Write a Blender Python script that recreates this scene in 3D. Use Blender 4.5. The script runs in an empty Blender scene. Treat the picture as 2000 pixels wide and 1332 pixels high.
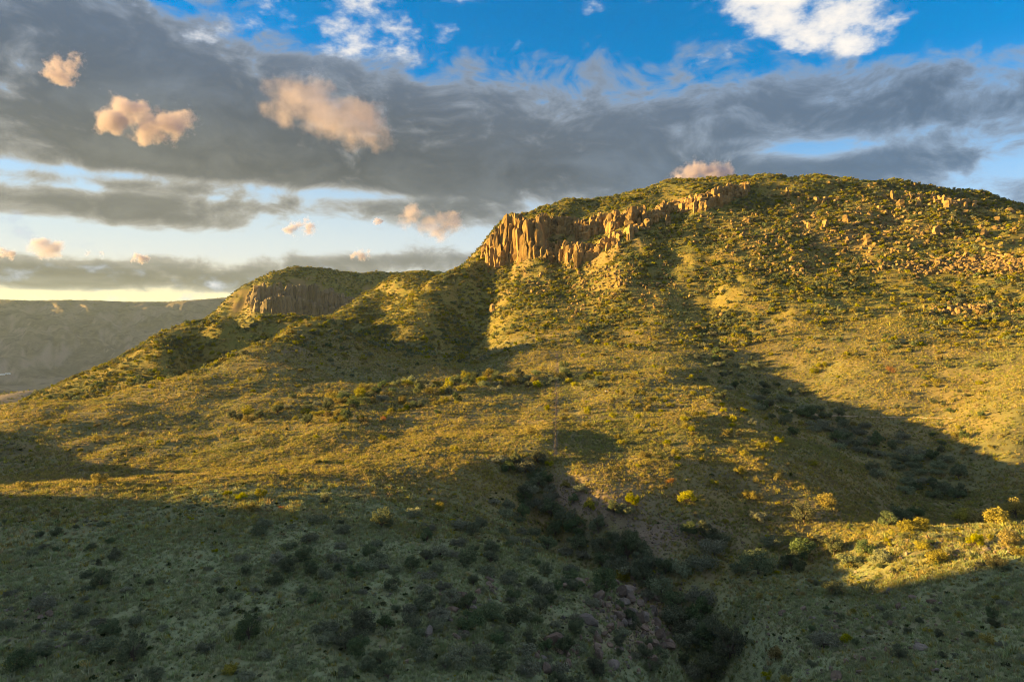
import bpy, math, random
import numpy as np
from mathutils import Vector

random.seed(7)
RNG = np.random.default_rng(11)
scene = bpy.context.scene
COL = scene.collection

# ------------------------------------------------------------------ camera
CAM_Z = 340.0                      # eye height above the valley bottom datum
FPX = 1334.0                       # focal length in photograph pixels (2000 wide)
HORIZON = 620.0                    # photograph row of the eye-level horizon
PITCH = math.atan((666.0 - HORIZON) / FPX)
cam = bpy.data.cameras.new('camera')
cam.sensor_width = 36.0
cam.lens = FPX / 2000.0 * 36.0
cam.clip_start = 0.5
cam.clip_end = 90000.0
cam_ob = bpy.data.objects.new('camera', cam)
COL.objects.link(cam_ob)
cam_ob.location = (0, 0, CAM_Z)
cam_ob.rotation_euler = (math.pi / 2 - PITCH, 0, 0)
scene.camera = cam_ob

# ------------------------------------------------------------------ sun
SUN_EL = math.radians(6.3)
SUN_AHEAD = math.radians(6.0)      # sun stands to the west, a little ahead of the view's normal
SUN_DIR = Vector((-math.cos(SUN_EL) * math.cos(SUN_AHEAD), math.cos(SUN_EL) * math.sin(SUN_AHEAD), math.sin(SUN_EL)))
sun = bpy.data.lights.new('sun', 'SUN')
sun.energy = 4.6
sun.angle = math.radians(0.55)
sun.color = (1.0, 0.61, 0.15)
sun_ob = bpy.data.objects.new('sun', sun)
COL.objects.link(sun_ob)
sun_ob.rotation_euler = SUN_DIR.to_track_quat('Z', 'Y').to_euler()
sun_ob.location = (-400, 100, 700)

# ------------------------------------------------------------------ render settings, exposure
scene.view_settings.view_transform = 'Standard'
scene.view_settings.look = 'None'
scene.view_settings.gamma = 1.0
scene.view_settings.use_curve_mapping = False
scene.view_settings.exposure = 2.68
cy = scene.cycles
cy.max_bounces = 5
cy.diffuse_bounces = 3
cy.glossy_bounces = 1
cy.transmission_bounces = 2
cy.volume_bounces = 3
cy.transparent_max_bounces = 8
cy.use_denoising = True
cy.filter_width = 1.05
cy.use_adaptive_sampling = True
cy.adaptive_threshold = 0.012
cy.volume_step_rate = 0.45
cy.volume_max_steps = 160


def pix(px, py, d):
    """photograph pixel + forward distance d -> world point"""
    vx, vy, vz = (px - 1000.0) / FPX, 1.0, (666.0 - py) / FPX
    c, s = math.cos(PITCH), math.sin(PITCH)
    wy, wz = vy * c + vz * s, -vy * s + vz * c
    k = d / wy
    return np.array([vx * k, d, CAM_Z + wz * k])


def pixdir(px, py):
    p = pix(px, py, 1.0) - np.array([0, 0, CAM_Z])
    return p / np.linalg.norm(p)


def azel(px, py):
    p = pixdir(px, py)
    return math.atan2(p[0], p[1]), math.asin(p[2])


def to_pix(x, y, z):
    """world -> photograph pixel (arrays)"""
    dz = z - CAM_Z
    c, s = math.cos(PITCH), math.sin(PITCH)
    f = y * c - dz * s
    u = y * s + dz * c
    f = np.where(f > 1e-3, f, 1e-3)
    return 1000.0 + FPX * x / f, 666.0 - FPX * u / f


# ------------------------------------------------------------------ node helpers
class NT:
    def __init__(self, tree):
        self.t = tree

    def n(self, kind, **kw):
        nd = self.t.nodes.new(kind)
        for k, v in kw.items():
            if k == 'ins':
                for i, val in v.items():
                    self.set(nd.inputs[i], val)
            else:
                setattr(nd, k, v)
        return nd

    def set(self, sock, val):
        if isinstance(val, bpy.types.NodeSocket):
            self.t.links.new(val, sock)
        else:
            sock.default_value = val

    def m(self, op, a, b=0.0, c=0.0, clamp=False):
        nd = self.n('ShaderNodeMath', operation=op, use_clamp=clamp)
        self.set(nd.inputs[0], a)
        self.set(nd.inputs[1], b)
        self.set(nd.inputs[2], c)
        return nd.outputs[0]

    def v(self, op, a, b=(0, 0, 0), out=0):
        nd = self.n('ShaderNodeVectorMath', operation=op)
        self.set(nd.inputs[0], a)
        if op == 'SCALE':
            self.set(nd.inputs['Scale'], b)
        else:
            self.set(nd.inputs[1], b)
        return nd.outputs[out]

    def mix(self, f, a, b, mode='MIX'):
        nd = self.n('ShaderNodeMix', data_type='RGBA', blend_type=mode)
        self.set(nd.inputs[0], f)
        for s, val in ((nd.inputs[6], a), (nd.inputs[7], b)):
            if isinstance(val, tuple) and len(val) == 3:
                val = val + (1.0,)
            self.set(s, val)
        return nd.outputs[2]

    def step(self, x, lo, hi, a=0.0, b=1.0, smooth=True):
        nd = self.n('ShaderNodeMapRange', interpolation_type='SMOOTHSTEP' if smooth else 'LINEAR')
        self.set(nd.inputs[0], x)
        for i, val in enumerate((lo, hi, a, b)):
            self.set(nd.inputs[1 + i], val)
        return nd.outputs[0]

    def noise(self, vec, scale, detail=4.0, rough=0.55, dist=0.0, lac=2.0, out=0, dims='3D'):
        nd = self.n('ShaderNodeTexNoise', noise_dimensions=dims)
        self.set(nd.inputs['Vector'], vec)
        nd.inputs['Scale'].default_value = scale
        nd.inputs['Detail'].default_value = detail
        nd.inputs['Roughness'].default_value = rough
        nd.inputs['Lacunarity'].default_value = lac
        nd.inputs['Distortion'].default_value = dist
        return nd.outputs[out]


# ------------------------------------------------------------------ world: Nishita sky under a broken cloud deck
world = bpy.data.worlds.new('World')
scene.world = world
world.use_nodes = True
wt = world.node_tree
wt.nodes.clear()
W = NT(wt)
w_out = W.n('ShaderNodeOutputWorld')
w_bg = W.n('ShaderNodeBackground', ins={'Strength': 0.05})
wt.links.new(w_bg.outputs[0], w_out.inputs[0])
sky = W.n('ShaderNodeTexSky', sky_type='NISHITA')
sky.sun_disc = False
sky.sun_elevation = SUN_EL
sky.sun_rotation = math.atan2(SUN_DIR.x, SUN_DIR.y)
sky.altitude = 1500
sky.air_density = 1.0
sky.dust_density = 1.0
sky.ozone_density = 3.0
tc = W.n('ShaderNodeTexCoord')
dvec = tc.outputs['Generated']
sep = W.n('ShaderNodeSeparateXYZ', ins={0: dvec})
dx, dy, dz = sep.outputs
az = W.m('ARCTAN2', dx, dy)
el = W.m('ARCSINE', dz)
comb = W.n('ShaderNodeCombineXYZ', ins={0: az, 1: el, 2: 0.0})
ae = comb.outputs[0]


def blobs(items):
    """sum of soft patches given as (px, py, half width px, half height px, amount) on the sky vault"""
    tot = None
    for (px, py, sw, sh, amp) in items:
        a, e = azel(px, py)
        d = W.v('SUBTRACT', ae, (a, e, 0.0))
        d = W.v('MULTIPLY', d, (FPX / sw, FPX / sh, 0.0))
        q = W.v('DOT_PRODUCT', d, d, out=1)
        g = W.m('MULTIPLY', W.m('EXPONENT', W.m('MULTIPLY', q, -1.0)), amp)
        tot = g if tot is None else W.m('ADD', tot, g)
    return tot


# plane projection: the deck lies at one height, so it foreshortens towards the horizon
inv = W.m('DIVIDE', 1.0, W.m('ADD', W.m('MAXIMUM', dz, 0.0), 0.045))
pl = W.v('SCALE', dvec, inv)
pl = W.v('MULTIPLY', pl, (1.0, 1.0, 0.0))
pl = W.v('ADD', pl, (3.7, 1.3, 0.0))
wav = W.noise(pl, 0.9, 2, 0.5, out=1)
warp = W.v('ADD', pl, W.v('SCALE', W.v('SUBTRACT', wav, (0.5, 0.5, 0.5)), 0.9))
n_big = W.noise(warp, 0.75, 6, 0.58)
sv = W.v('MULTIPLY', dvec, (6.5, 6.5, 11.5))
svw = W.v('ADD', sv, W.v('SCALE', W.noise(sv, 0.9, 2, 0.5, out=1), 1.0))
n_vault = W.noise(svw, 1.0, 8, 0.62)
n_wisp = W.noise(W.v('MULTIPLY', svw, (1.0, 1.0, 1.1)), 3.3, 6, 0.60)
cover = blobs([
    (120, 150, 430, 150, 0.34), (640, 265, 520, 85, 0.52), (1300, 270, 480, 85, 0.26), (1800, 240, 330, 110, 0.26),
    (1950, 150, 190, 60, 0.16), (100, 40, 280, 80, 0.14), (640, 335, 560, 40, 0.35), (60, 395, 150, 20, 0.34),
    (330, 430, 150, 28, 0.50), (600, 405, 260, 18, 0.25), (400, 545, 520, 26, 0.62), (40, 535, 200, 26, 0.35),
    (920, 430, 150, 60, 0.32), (760, 510, 240, 20, 0.42), (1500, 340, 400, 40, 0.2), (1000, 340, 300, 40, 0.25),
    (1150, 20, 420, 70, -0.62), (1960, 50, 150, 45, -0.32), (640, 60, 230, 48, -0.36), (1480, 120, 190, 32, -0.28),
    (1620, 287, 120, 20, -0.95), (1990, 330, 70, 20, -0.42), (1450, 275, 60, 8, -0.2),
    (250, 472, 360, 22, -0.66), (720, 462, 260, 26, -0.60), (20, 432, 90, 24, -0.5), (180, 338, 280, 9, -0.38), (300, 378, 260, 7, -0.24),
    (700, 383, 190, 9, -0.40), (0, 577, 320, 13, -0.80), (420, 580, 160, 7, -0.40),
])
nz = W.m('ADD', W.m('MULTIPLY', W.m('SUBTRACT', n_big, 0.5), 0.75), W.m('MULTIPLY', W.m('SUBTRACT', n_vault, 0.5), 1.75))
nz = W.m('ADD', nz, W.m('MULTIPLY', W.m('SUBTRACT', n_wisp, 0.5), 1.15))
dens = W.m('ADD', W.m('ADD', cover, nz), 0.15)
alpha = W.step(dens, -0.06, 0.40)
thick = W.step(dens, 0.04, 0.78)
# warmth rises towards the sun
sdot = W.v('DOT_PRODUCT', dvec, tuple(Vector((SUN_DIR.x, SUN_DIR.y, 0.0)).normalized()), out=1)
warm = W.step(sdot, -0.65, 0.60)
high = W.step(el, 0.16, 0.40)
# thin edges glow where the low sun shines through them, and only pick up sky blue higher up
thin_c = W.mix(warm, (1.15, 1.55, 2.1), (1.75, 1.65, 1.4))
thin_c = W.mix(W.m('MULTIPLY', high, 0.65), thin_c, (0.62, 0.98, 1.55))
thick_c = W.mix(warm, (0.35, 0.58, 0.92), (0.60, 0.58, 0.48))
thick_c = W.mix(W.m('MULTIPLY', W.step(el, 0.19, 0.36), 0.8), thick_c, (0.36, 0.50, 0.72))
thick_c = W.mix(W.m('MULTIPLY', W.step(el, 0.20, 0.06), W.m('MULTIPLY', warm, 0.75)), thick_c, (0.84, 0.82, 0.72))
shade = W.m('ADD', W.m('MULTIPLY', n_vault, 1.5), W.m('ADD', -0.22, W.m('MULTIPLY', n_wisp, 0.80)))
shade = W.m('MULTIPLY', shade, W.m('ADD', 0.55, W.m('MULTIPLY', n_big, 0.9)))
thick_c = W.v('SCALE', thick_c, W.m('MULTIPLY', shade, 0.9))
cloud_c = W.mix(thick, thin_c, thick_c)
# clear sky: Nishita, pale in the dusty air along the horizon
hsv = W.n('ShaderNodeHueSaturation', ins={'Saturation': 1.75, 'Value': 1.0, 'Color': sky.outputs[0]})
pale = W.mix(warm, (1.75, 2.25, 2.85), (2.5, 2.55, 2.4))
pale = W.mix(W.m('MULTIPLY', W.step(el, 0.09, 0.02), warm), pale, (3.2, 2.85, 1.7))
clear_c = W.mix(W.step(el, 0.34, 0.05), hsv.outputs[0], pale)
col = W.mix(W.m('MULTIPLY', alpha, 0.95), clear_c, cloud_c)
# small bright clouds high in view, and more added outside it as fill light
cover2 = blobs([(1500, 5, 90, 40, 0.55), (1640, 60, 110, 34, 0.55), (1700, 95, 80, 26, 0.4), (640, 55, 120, 40, 0.24), (700, 100, 80, 16, 0.26), (380, 75, 40, 16, 0.3), (480, 45, 60, 22, 0.18), (1160, 60, 30, 8, 0.2), (600, 330, 950, 190, -0.6), (1500, 300, 900, 170, -0.6), (1150, 40, 300, 65, -0.36), (1900, 30, 130, 60, -0.3), (150, 60, 260, 90, -0.3), (640, 60, 200, 60, -0.14)])
cover2 = W.m('ADD', cover2, 0.38)  # sky-wide amount added to lift the shade; negative blobs cancel it in view
n_puff = W.noise(W.v('ADD', sv, (2.3, 5.1, 0.7)), 2.4, 8, 0.60)
d2 = W.m('ADD', cover2, W.m('ADD', W.m('MULTIPLY', W.m('SUBTRACT', n_puff, 0.5), 1.7), W.m('MULTIPLY', W.m('SUBTRACT', n_vault, 0.5), 0.7)))
a2 = W.step(d2, 0.20, 0.55)
col = W.mix(W.m('MULTIPLY', a2, 0.9), col, W.mix(W.step(d2, 0.25, 0.8), (1.5, 1.8, 2.3), (3.6, 3.3, 2.9)))
# land, not sky, below the horizon
col = W.mix(W.step(el, -0.004, -0.02), col, (0.30, 0.27, 0.20))
wt.links.new(col, w_bg.inputs['Color'])
world.cycles.sampling_method = 'MANUAL'
world.cycles.sample_map_resolution = 512

# ------------------------------------------------------------------ noise
def _hash(ix, iy, seed):
    h = (ix.astype(np.int64) * 374761393 + iy.astype(np.int64) * 668265263 + seed * 974711) & 0x7fffffff
    h = ((h ^ (h >> 13)) * 1274126177) & 0x7fffffff
    return (h ^ (h >> 16)) & 0xffff


def gnoise(x, y, seed=0):
    x0 = np.floor(x)
    y0 = np.floor(y)
    fx, fy = x - x0, y - y0
    u = fx * fx * fx * (fx * (fx * 6 - 15) + 10)
    v = fy * fy * fy * (fy * (fy * 6 - 15) + 10)
    out = 0
    for ox in (0, 1):
        for oy in (0, 1):
            a = _hash(x0 + ox, y0 + oy, seed) * (2 * math.pi / 65536.0)
            g = np.cos(a) * (fx - ox) + np.sin(a) * (fy - oy)
            out = out + g * (u if ox else 1 - u) * (v if oy else 1 - v)
    return out * 1.5


def fbm(x, y, oct=4, seed=0, gain=0.5):
    s, a, f = 0, 1.0, 1.0
    for i in range(oct):
        s = s + a * gnoise(x * f + i * 17.3, y * f - i * 9.1, seed + i)
        a *= gain
        f *= 2.03
    return s


def ridged(x, y, oct=3, seed=0):
    s, a, f = 0, 1.0, 1.0
    for i in range(oct):
        s = s + a * (1 - 2 * np.abs(gnoise(x * f + i * 7.7, y * f + i * 3.1, seed + i)))
        a *= 0.5
        f *= 2.1
    return s


def sstep(x, a, b):
    t = np.clip((x - a) / (b - a), 0, 1)
    return t * t * (3 - 2 * t)


# ------------------------------------------------------------------ height field from surveyed points (pixel + distance)
SURVEY = [
    # shaded near slope
    (0, 1332, 60), (250, 1332, 60), (500, 1332, 60), (750, 1332, 62), (1000, 1332, 66), (0, 1180, 75), (300, 1180, 75), (600, 1180, 76),
    (900, 1180, 79), (0, 1080, 88), (300, 1080, 88), (600, 1080, 90), (900, 1085, 96), (0, 1005, 102), (300, 1000, 104), (600, 1000, 106), (850, 1000, 119), (760, 970, 126), (900, 1030, 113),
    (0, 962, 114), (200, 950, 119), (400, 948, 123), (600, 950, 126), (850, 945, 138),
    # bowl behind its crest, then the meadow
    (0, 925, 165), (250, 922, 168), (450, 905, 168), (0, 860, 200), (250, 850, 205), (500, 842, 205), (0, 800, 250), (300, 790, 255), (600, 785, 250),
    (0, 788, 268), (600, 900, 158), (750, 900, 158), (700, 850, 190), (700, 800, 235), (900, 900, 154), (900, 850, 187), (900, 800, 232), (1000, 900, 153), (1000, 850, 185), (1000, 800, 230),
    (1000, 752, 290), (800, 762, 280), (600, 752, 285), (1200, 850, 180), (1200, 800, 215), (1200, 750, 270), (1400, 850, 176), (1400, 900, 156), (1300, 950, 140),
    (1200, 900, 153), (1500, 900, 155), (1600, 950, 143), (1500, 1000, 134), (1300, 1000, 134), (1350, 1030, 128), (1130, 920, 146),
    (1250, 1060, 124), (1400, 1075, 122), (1180, 1000, 131), (1600, 1010, 130), (1660, 1050, 120),
    # gully in front
    (1035, 905, 150), (1050, 965, 142), (1090, 1025, 133), (1180, 1088, 122), (1285, 1150, 110), (1345, 1215, 101), (1395, 1300, 90), (1425, 1370, 82),
    (950, 965, 136), (1000, 1045, 119), (1080, 1105, 105), (1165, 1128, 98), (1210, 1200, 91), (1290, 1275, 87), (1100, 1240, 82), (1200, 1332, 76), (1240, 1160, 97),
    (1500, 1145, 104), (1480, 1200, 93), (1540, 1250, 82), (1500, 1332, 76), (1700, 1150, 95), (1700, 1250, 77), (1700, 1332, 65), (2000, 1332, 56), (2000, 1180, 75),
    (1850, 1125, 90), (2000, 1100, 87), (1850, 1038, 106), (2000, 1030, 101), (1760, 1040, 110), (1770, 1085, 100),
    (1500, 1112, 112), (1600, 1082, 120), (1750, 1030, 136), (1900, 1000, 152), (2000, 985, 151), (2120, 960, 165),
    # valley behind the right-hand knoll
    (1850, 962, 168), (1780, 900, 188), (1720, 862, 208), (1600, 812, 243), (1500, 770, 280), (1430, 700, 335), (1400, 645, 385), (1390, 605, 425),
    (1950, 850, 187), (2000, 790, 196), (1985, 930, 163), (1935, 900, 178), (1900, 760, 238), (2000, 700, 255), (1850, 700, 275), (1700, 758, 258), (1650, 700, 300), (1600, 650, 345), (1750, 650, 322),
    (1900, 620, 340), (2000, 600, 345), (1550, 620, 372), (2200, 700, 230), (2250, 560, 330),
    (1300, 700, 322), (1350, 740, 282), (1420, 780, 235), (1200, 700, 335), (1100, 700, 350), (1000, 700, 365), (850, 702, 370), (1000, 662, 430), (1200, 650, 405), (1300, 622, 410), (1500, 830, 200), (1600, 880, 178),
    # the mountain
    (1500, 560, 432), (1700, 560, 412), (1900, 540, 402), (2000, 520, 396), (1500, 480, 482), (1700, 470, 472), (1900, 450, 462), (2000, 440, 458), (1500, 405, 545), (1700, 405, 522), (1620, 440, 500),
    (1300, 360, 700), (1400, 354, 650), (1500, 350, 605), (1600, 352, 595), (1700, 362, 578), (1800, 372, 562), (1900, 386, 548), (2000, 408, 538), (2150, 455, 520), (2300, 520, 500),
    (1450, 396, 556), (1380, 408, 548), (1300, 442, 538), (1220, 450, 545), (1150, 512, 540), (1090, 520, 552), (1000, 522, 582), (955, 518, 602), (1000, 420, 630), (1060, 418, 618), (1100, 425, 603), (1200, 412, 600), (1300, 395, 598), (1400, 366, 604), (1460, 362, 592),
    (965, 455, 632), (932, 498, 618), (900, 518, 612), (850, 547, 600), (800, 577, 590), (700, 622, 582), (1200, 385, 680), (1100, 395, 670),
    (1000, 562, 532), (1100, 602, 468), (900, 602, 530), (1200, 562, 472), (1300, 522, 486), (1400, 462, 515), (1300, 582, 442), (850, 642, 482), (750, 652, 482), (1420, 560, 440),
    # two spurs running out to the west
    (620, 627, 402), (590, 633, 398), (650, 634, 408), (700, 662, 405), (620, 668, 376), (540, 660, 380), (450, 697, 352), (300, 747, 312), (100, 785, 282), (600, 702, 332), (700, 702, 347), (450, 742, 290),
    (590, 622, 506), (565, 620, 502), (430, 627, 492), (380, 634, 482), (322, 650, 467), (230, 706, 442), (150, 752, 412), (90, 785, 392), (325, 700, 424), (300, 742, 400), (385, 715, 446), (450, 672, 458), (520, 655, 468), (600, 642, 474), (500, 627, 498), (460, 622, 490), (540, 624, 501),
    # low ridge in front of the second hill
    (760, 542, 850), (840, 540, 860), (700, 587, 802), (640, 624, 772), (750, 602, 742), (800, 602, 660),
]
# ground the photograph does not show (x, y, z relative to the eye)
UNSEEN = [
    (0, 2, -33), (0, -60, -34), (0, -150, -38), (0, -400, -55), (-60, 10, -32), (60, 10, -33), (60, -80, -35), (-60, -80, -33),
    (-130, 60, -27), (-130, 0, -26), (-130, 105, -29), (-200, 20, -27), (-200, 85, -28), (-280, 0, -28), (-280, 60, -28), (-280, -110, -28), (-280, 100, -28), (-265, 150, -30), (-400, 0, -38), (-400, 80, -40), (-600, 0, -70), (-600, 200, -90), (-300, -250, -35),
    (-175, 165, -27), (-185, 205, -36), (-230, 250, -44), (-340, 330, -66), (-310, 392, -64), (-222, 288, -44), (-245, 320, -52), (-500, 450, -90), (-250, 380, -62), (-200, 500, -66), (-350, 600, -92),
    (-30, 430, -28), (-160, 425, -30), (-120, 455, -24), (-195, 380, -42), (-90, 470, -16),
    (160, 60, -24), (220, 90, -12), (300, 160, 8), (350, 260, 30), (450, 380, 66), (520, 520, 96), (400, 0, 0), (400, -200, -20), (700, 200, 40), (800, 600, 90),
    (300, 820, 112), (520, 800, 96), (150, 830, 92), (20, 720, 60), (-60, 690, 22), (200, 1150, 20), (-200, 1000, -30), (-380, 850, -90), (-700, 800, -140), (700, 1100, 40), (-130, 1000, 10), (-900, 300, -130), (0, -900, -80), (900, -400, 0), (-900, -600, -90),
    (-10, 790, 26), (-120, 640, -16),
]


def warp_xy(x, y):
    r = np.sqrt(x * x + y * y) + 1e-6
    k = np.log1p(r / 30.0) / r
    return x * k, y * k


class ThinPlate:
    def __init__(self, pts, warp, smooth=0.0):
        p = np.array(pts, float)
        self.warp = warp
        self.q = np.stack(warp(p[:, 0], p[:, 1]), 1)
        n = len(p)
        K = self.kern(self.q, self.q)
        K[np.arange(n), np.arange(n)] += smooth
        P = np.concatenate([np.ones((n, 1)), self.q], 1)
        A = np.block([[K, P], [P.T, np.zeros((3, 3))]])
        s = np.linalg.solve(A, np.concatenate([p[:, 2], np.zeros(3)]))
        self.w, self.c = s[:n], s[n:]

    @staticmethod
    def kern(a, b):
        d2 = ((a[:, None, :] - b[None, :, :]) ** 2).sum(2) + 1e-12
        return d2 * np.log(d2) * 0.5

    def __call__(self, x, y):
        sh = x.shape
        qx, qy = self.warp(x.ravel(), y.ravel())
        q = np.stack([qx, qy], 1)
        out = np.empty(len(q))
        for i in range(0, len(q), 40000):
            b = q[i:i + 40000]
            out[i:i + 40000] = self.kern(b, self.q) @ self.w + self.c[0] + b @ self.c[1:]
        return out.reshape(sh)


_pts = []
for (px, py, d) in SURVEY:
    w_ = pix(px, py, d)
    _pts.append((w_[0], w_[1], w_[2] - CAM_Z))
BASE = ThinPlate(_pts + UNSEEN, warp_xy, smooth=0.0006)


GULLY = np.array([pix(*q)[:2] for q in ((1035, 905, 150), (1050, 965, 142), (1090, 1025, 133), (1180, 1088, 122), (1285, 1150, 110), (1345, 1215, 101), (1395, 1300, 90), (1425, 1370, 82))])


def gully_dist(x, y):
    """distance from the gully's floor line"""
    best = np.full(np.shape(x), 1e9)
    for p, q in zip(GULLY[:-1], GULLY[1:]):
        d = q - p
        t = np.clip(((x - p[0]) * d[0] + (y - p[1]) * d[1]) / (d @ d), 0, 1)
        best = np.minimum(best, np.hypot(x - p[0] - t * d[0], y - p[1] - t * d[1]))
    return best


def height(x, y):
    """ground height (absolute) at any x, y around the camera"""
    r = np.sqrt(x * x + y * y)
    z = BASE(x, y)
    # the neighbouring hill to the west, outside the view, whose shadow lies over the near slope
    z = z + 41.0 * np.exp(-((x + 300) / 72) ** 2) * (1 - sstep(y, 124, 140)) * sstep(y, -380, -150)
    z = z + (2.5 + 2.5 * gnoise(y / 13, x * 0 + 2.2, 5)) * np.exp(-((x + 178) / 26) ** 2) * sstep(y, 122, 160) * (1 - sstep(y, 175, 245))   # low rise added at the bowl's west side to shade it
    z = z - 4.5 * np.exp(-(gully_dist(x, y) / 6.5) ** 2)
    hi = sstep(z, -18, 25)                                    # steep mountain flanks get deep rills
    z = z + hi * (2.6 * fbm(x / 46, y / 46, 3, 3) + 2.0 * ridged(x / 30 + y / 90, y / 70, 3, 9) * 0.7)
    z = z + (1.7 * fbm(x / 40, y / 40, 2, 21) + 0.55 * fbm(x / 15, y / 22, 2, 25)) * sstep(r, 90, 190)
    z = z + 0.26 * fbm(x / 6.5, y / 6.5, 3, 31) + 0.10 * fbm(x / 1.7, y / 1.7, 2, 41) * (1 - sstep(r, 150, 320))
    return z + CAM_Z


# regular polar survey grid: the visible sector in detail
AZ0, AZ1, NAZ = -0.76, 0.76, 720
R0, R1, NR = 26.0, 1150.0, 660
g_az = np.linspace(AZ0, AZ1, NAZ)
g_lr = np.linspace(math.log(R0), math.log(R1), NR)
_A, _L = np.meshgrid(g_az, g_lr)
GX, GY = np.exp(_L) * np.sin(_A), np.exp(_L) * np.cos(_A)
GZ = height(GX, GY)


def ground(x, y):
    """fast lookup of the meshed ground (bilinear on the survey grid)"""
    x = np.asarray(x, float)
    y = np.asarray(y, float)
    a = np.arctan2(x, y)
    l = 0.5 * np.log(x * x + y * y + 1e-9)
    fi = np.clip((l - g_lr[0]) / (g_lr[1] - g_lr[0]), 0, NR - 1.001)
    fj = np.clip((a - AZ0) / (g_az[1] - g_az[0]), 0, NAZ - 1.001)
    i, j = fi.astype(int), fj.astype(int)
    u, v = fi - i, fj - j
    return (GZ[i, j] * (1 - u) * (1 - v) + GZ[i + 1, j] * u * (1 - v) + GZ[i, j + 1] * (1 - u) * v + GZ[i + 1, j + 1] * u * v)


_rd = np.exp(np.linspace(math.log(34), math.log(1100), 900))


def cast(px, py):
    """where the ray through photograph pixels (px, py) meets the ground; nan if it misses"""
    px = np.atleast_1d(np.asarray(px, float))
    py = np.atleast_1d(np.asarray(py, float))
    out = np.full((len(px), 3), np.nan)
    for k in range(len(px)):
        p = pix(px[k], py[k], 1.0)
        X, Y, Z = p[0] * _rd, _rd, CAM_Z + (p[2] - CAM_Z) * _rd
        below = Z < ground(X, Y)
        if below.any():
            i = int(np.argmax(below))
            out[k] = (X[i], Y[i], ground(X[i], Y[i]))
    return out


def set_props(o, label=None, category=None, group=None, kind=None):
    for k, v in (('label', label), ('category', category), ('group', group), ('kind', kind)):
        if v:
            o[k] = v
    return o


def mesh_np(name, verts, faces, mats=(), smooth=False):
    """mesh from an (n,3) array and an (m,k) index array"""
    me = bpy.data.meshes.new(name)
    verts = np.ascontiguousarray(verts, dtype=np.float32)
    faces = np.ascontiguousarray(faces, dtype=np.int32)
    m, k = faces.shape
    me.vertices.add(len(verts))
    me.vertices.foreach_set('co', verts.ravel())
    me.loops.add(m * k)
    me.loops.foreach_set('vertex_index', faces.ravel())
    me.polygons.add(m)
    me.polygons.foreach_set('loop_start', np.arange(m, dtype=np.int32) * k)
    me.polygons.foreach_set('use_smooth', np.full(m, smooth))
    me.update(calc_edges=True)
    for mt in mats:
        me.materials.append(mt)
    return me


def add_ob(name, data, parent=None, **props):
    o = bpy.data.objects.new(name, data)
    COL.objects.link(o)
    if parent is not None:
        o.parent = parent
    set_props(o, **props)
    return o


def attr(me, name, vals):
    a = me.attributes.new(name, 'FLOAT', 'POINT')
    a.data.foreach_set('value', np.ascontiguousarray(vals, dtype=np.float32).ravel())


# ------------------------------------------------------------------ ground materials
def new_mat(name):
    m = bpy.data.materials.new(name)
    m.use_nodes = True
    m.node_tree.nodes.clear()
    T = NT(m.node_tree)
    o = T.n('ShaderNodeOutputMaterial')
    return m, T, o


def ground_material(name, grass, dry, soil, rock, rockiness=0.0, far=False, dark=None, shade_lift=None):
    """grassy ground; the 'bare' and 'stone' attributes carry soil and rock patches"""
    m, T, o = new_mat(name)
    pos = T.n('ShaderNodeNewGeometry').outputs['Position']
    k = 0.12 if far else 1.0
    n1 = T.noise(pos, 0.035 * k, 5, 0.6)
    n2 = T.noise(pos, 0.28 * k, 5, 0.65)
    n3 = T.noise(pos, 1.6 * k, 4, 0.7)
    c = T.mix(T.step(n1, 0.38, 0.62), grass, dry)
    c = T.mix(T.m('MULTIPLY', T.step(n2, 0.52, 0.72), 0.55), c, soil)
    if dark:
        c = T.mix(T.m('MULTIPLY', T.step(T.noise(pos, 0.11 * k, 5, 0.65), 0.5, 0.66), 0.75), c, dark)
    if shade_lift:
        c = T.mix(T.m('MULTIPLY', T.n('ShaderNodeAttribute', attribute_name='shade_lift').outputs['Fac'], T.step(n2, 0.75, 0.4, 0.35, 0.9)), c, shade_lift)
    bare = T.n('ShaderNodeAttribute', attribute_name='bare').outputs['Fac']
    c = T.mix(T.m('MULTIPLY', bare, T.step(T.m('ADD', n2, T.m('MULTIPLY', bare, 0.3)), 0.42, 0.7)), c, soil)
    stone = T.n('ShaderNodeAttribute', attribute_name='stone').outputs['Fac']
    sx = T.m('MULTIPLY', stone, T.step(T.m('ADD', T.m('ADD', n3, T.m('MULTIPLY', stone, 0.35)), rockiness), 0.5, 0.62))
    c = T.mix(sx, c, rock)
    vv = T.m('ADD', 0.62, T.m('MULTIPLY', n3, 0.76))
    c = T.v('SCALE', c, vv)
    bs = T.n('ShaderNodeBsdfPrincipled', ins={'Base Color': c, 'Roughness': 0.95, 'Specular IOR Level': 0.1})
    bh = T.m('ADD', T.m('MULTIPLY', n3, 0.5), T.noise(pos, 5.0 * k, 3, 0.6))
    bmp = T.n('ShaderNodeBump', ins={'Strength': 0.7, 'Distance': 0.25 / k, 'Height': bh})
    T.t.links.new(bmp.outputs[0], bs.inputs['Normal'])
    T.t.links.new(bs.outputs[0], o.inputs[0])
    return m


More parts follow.
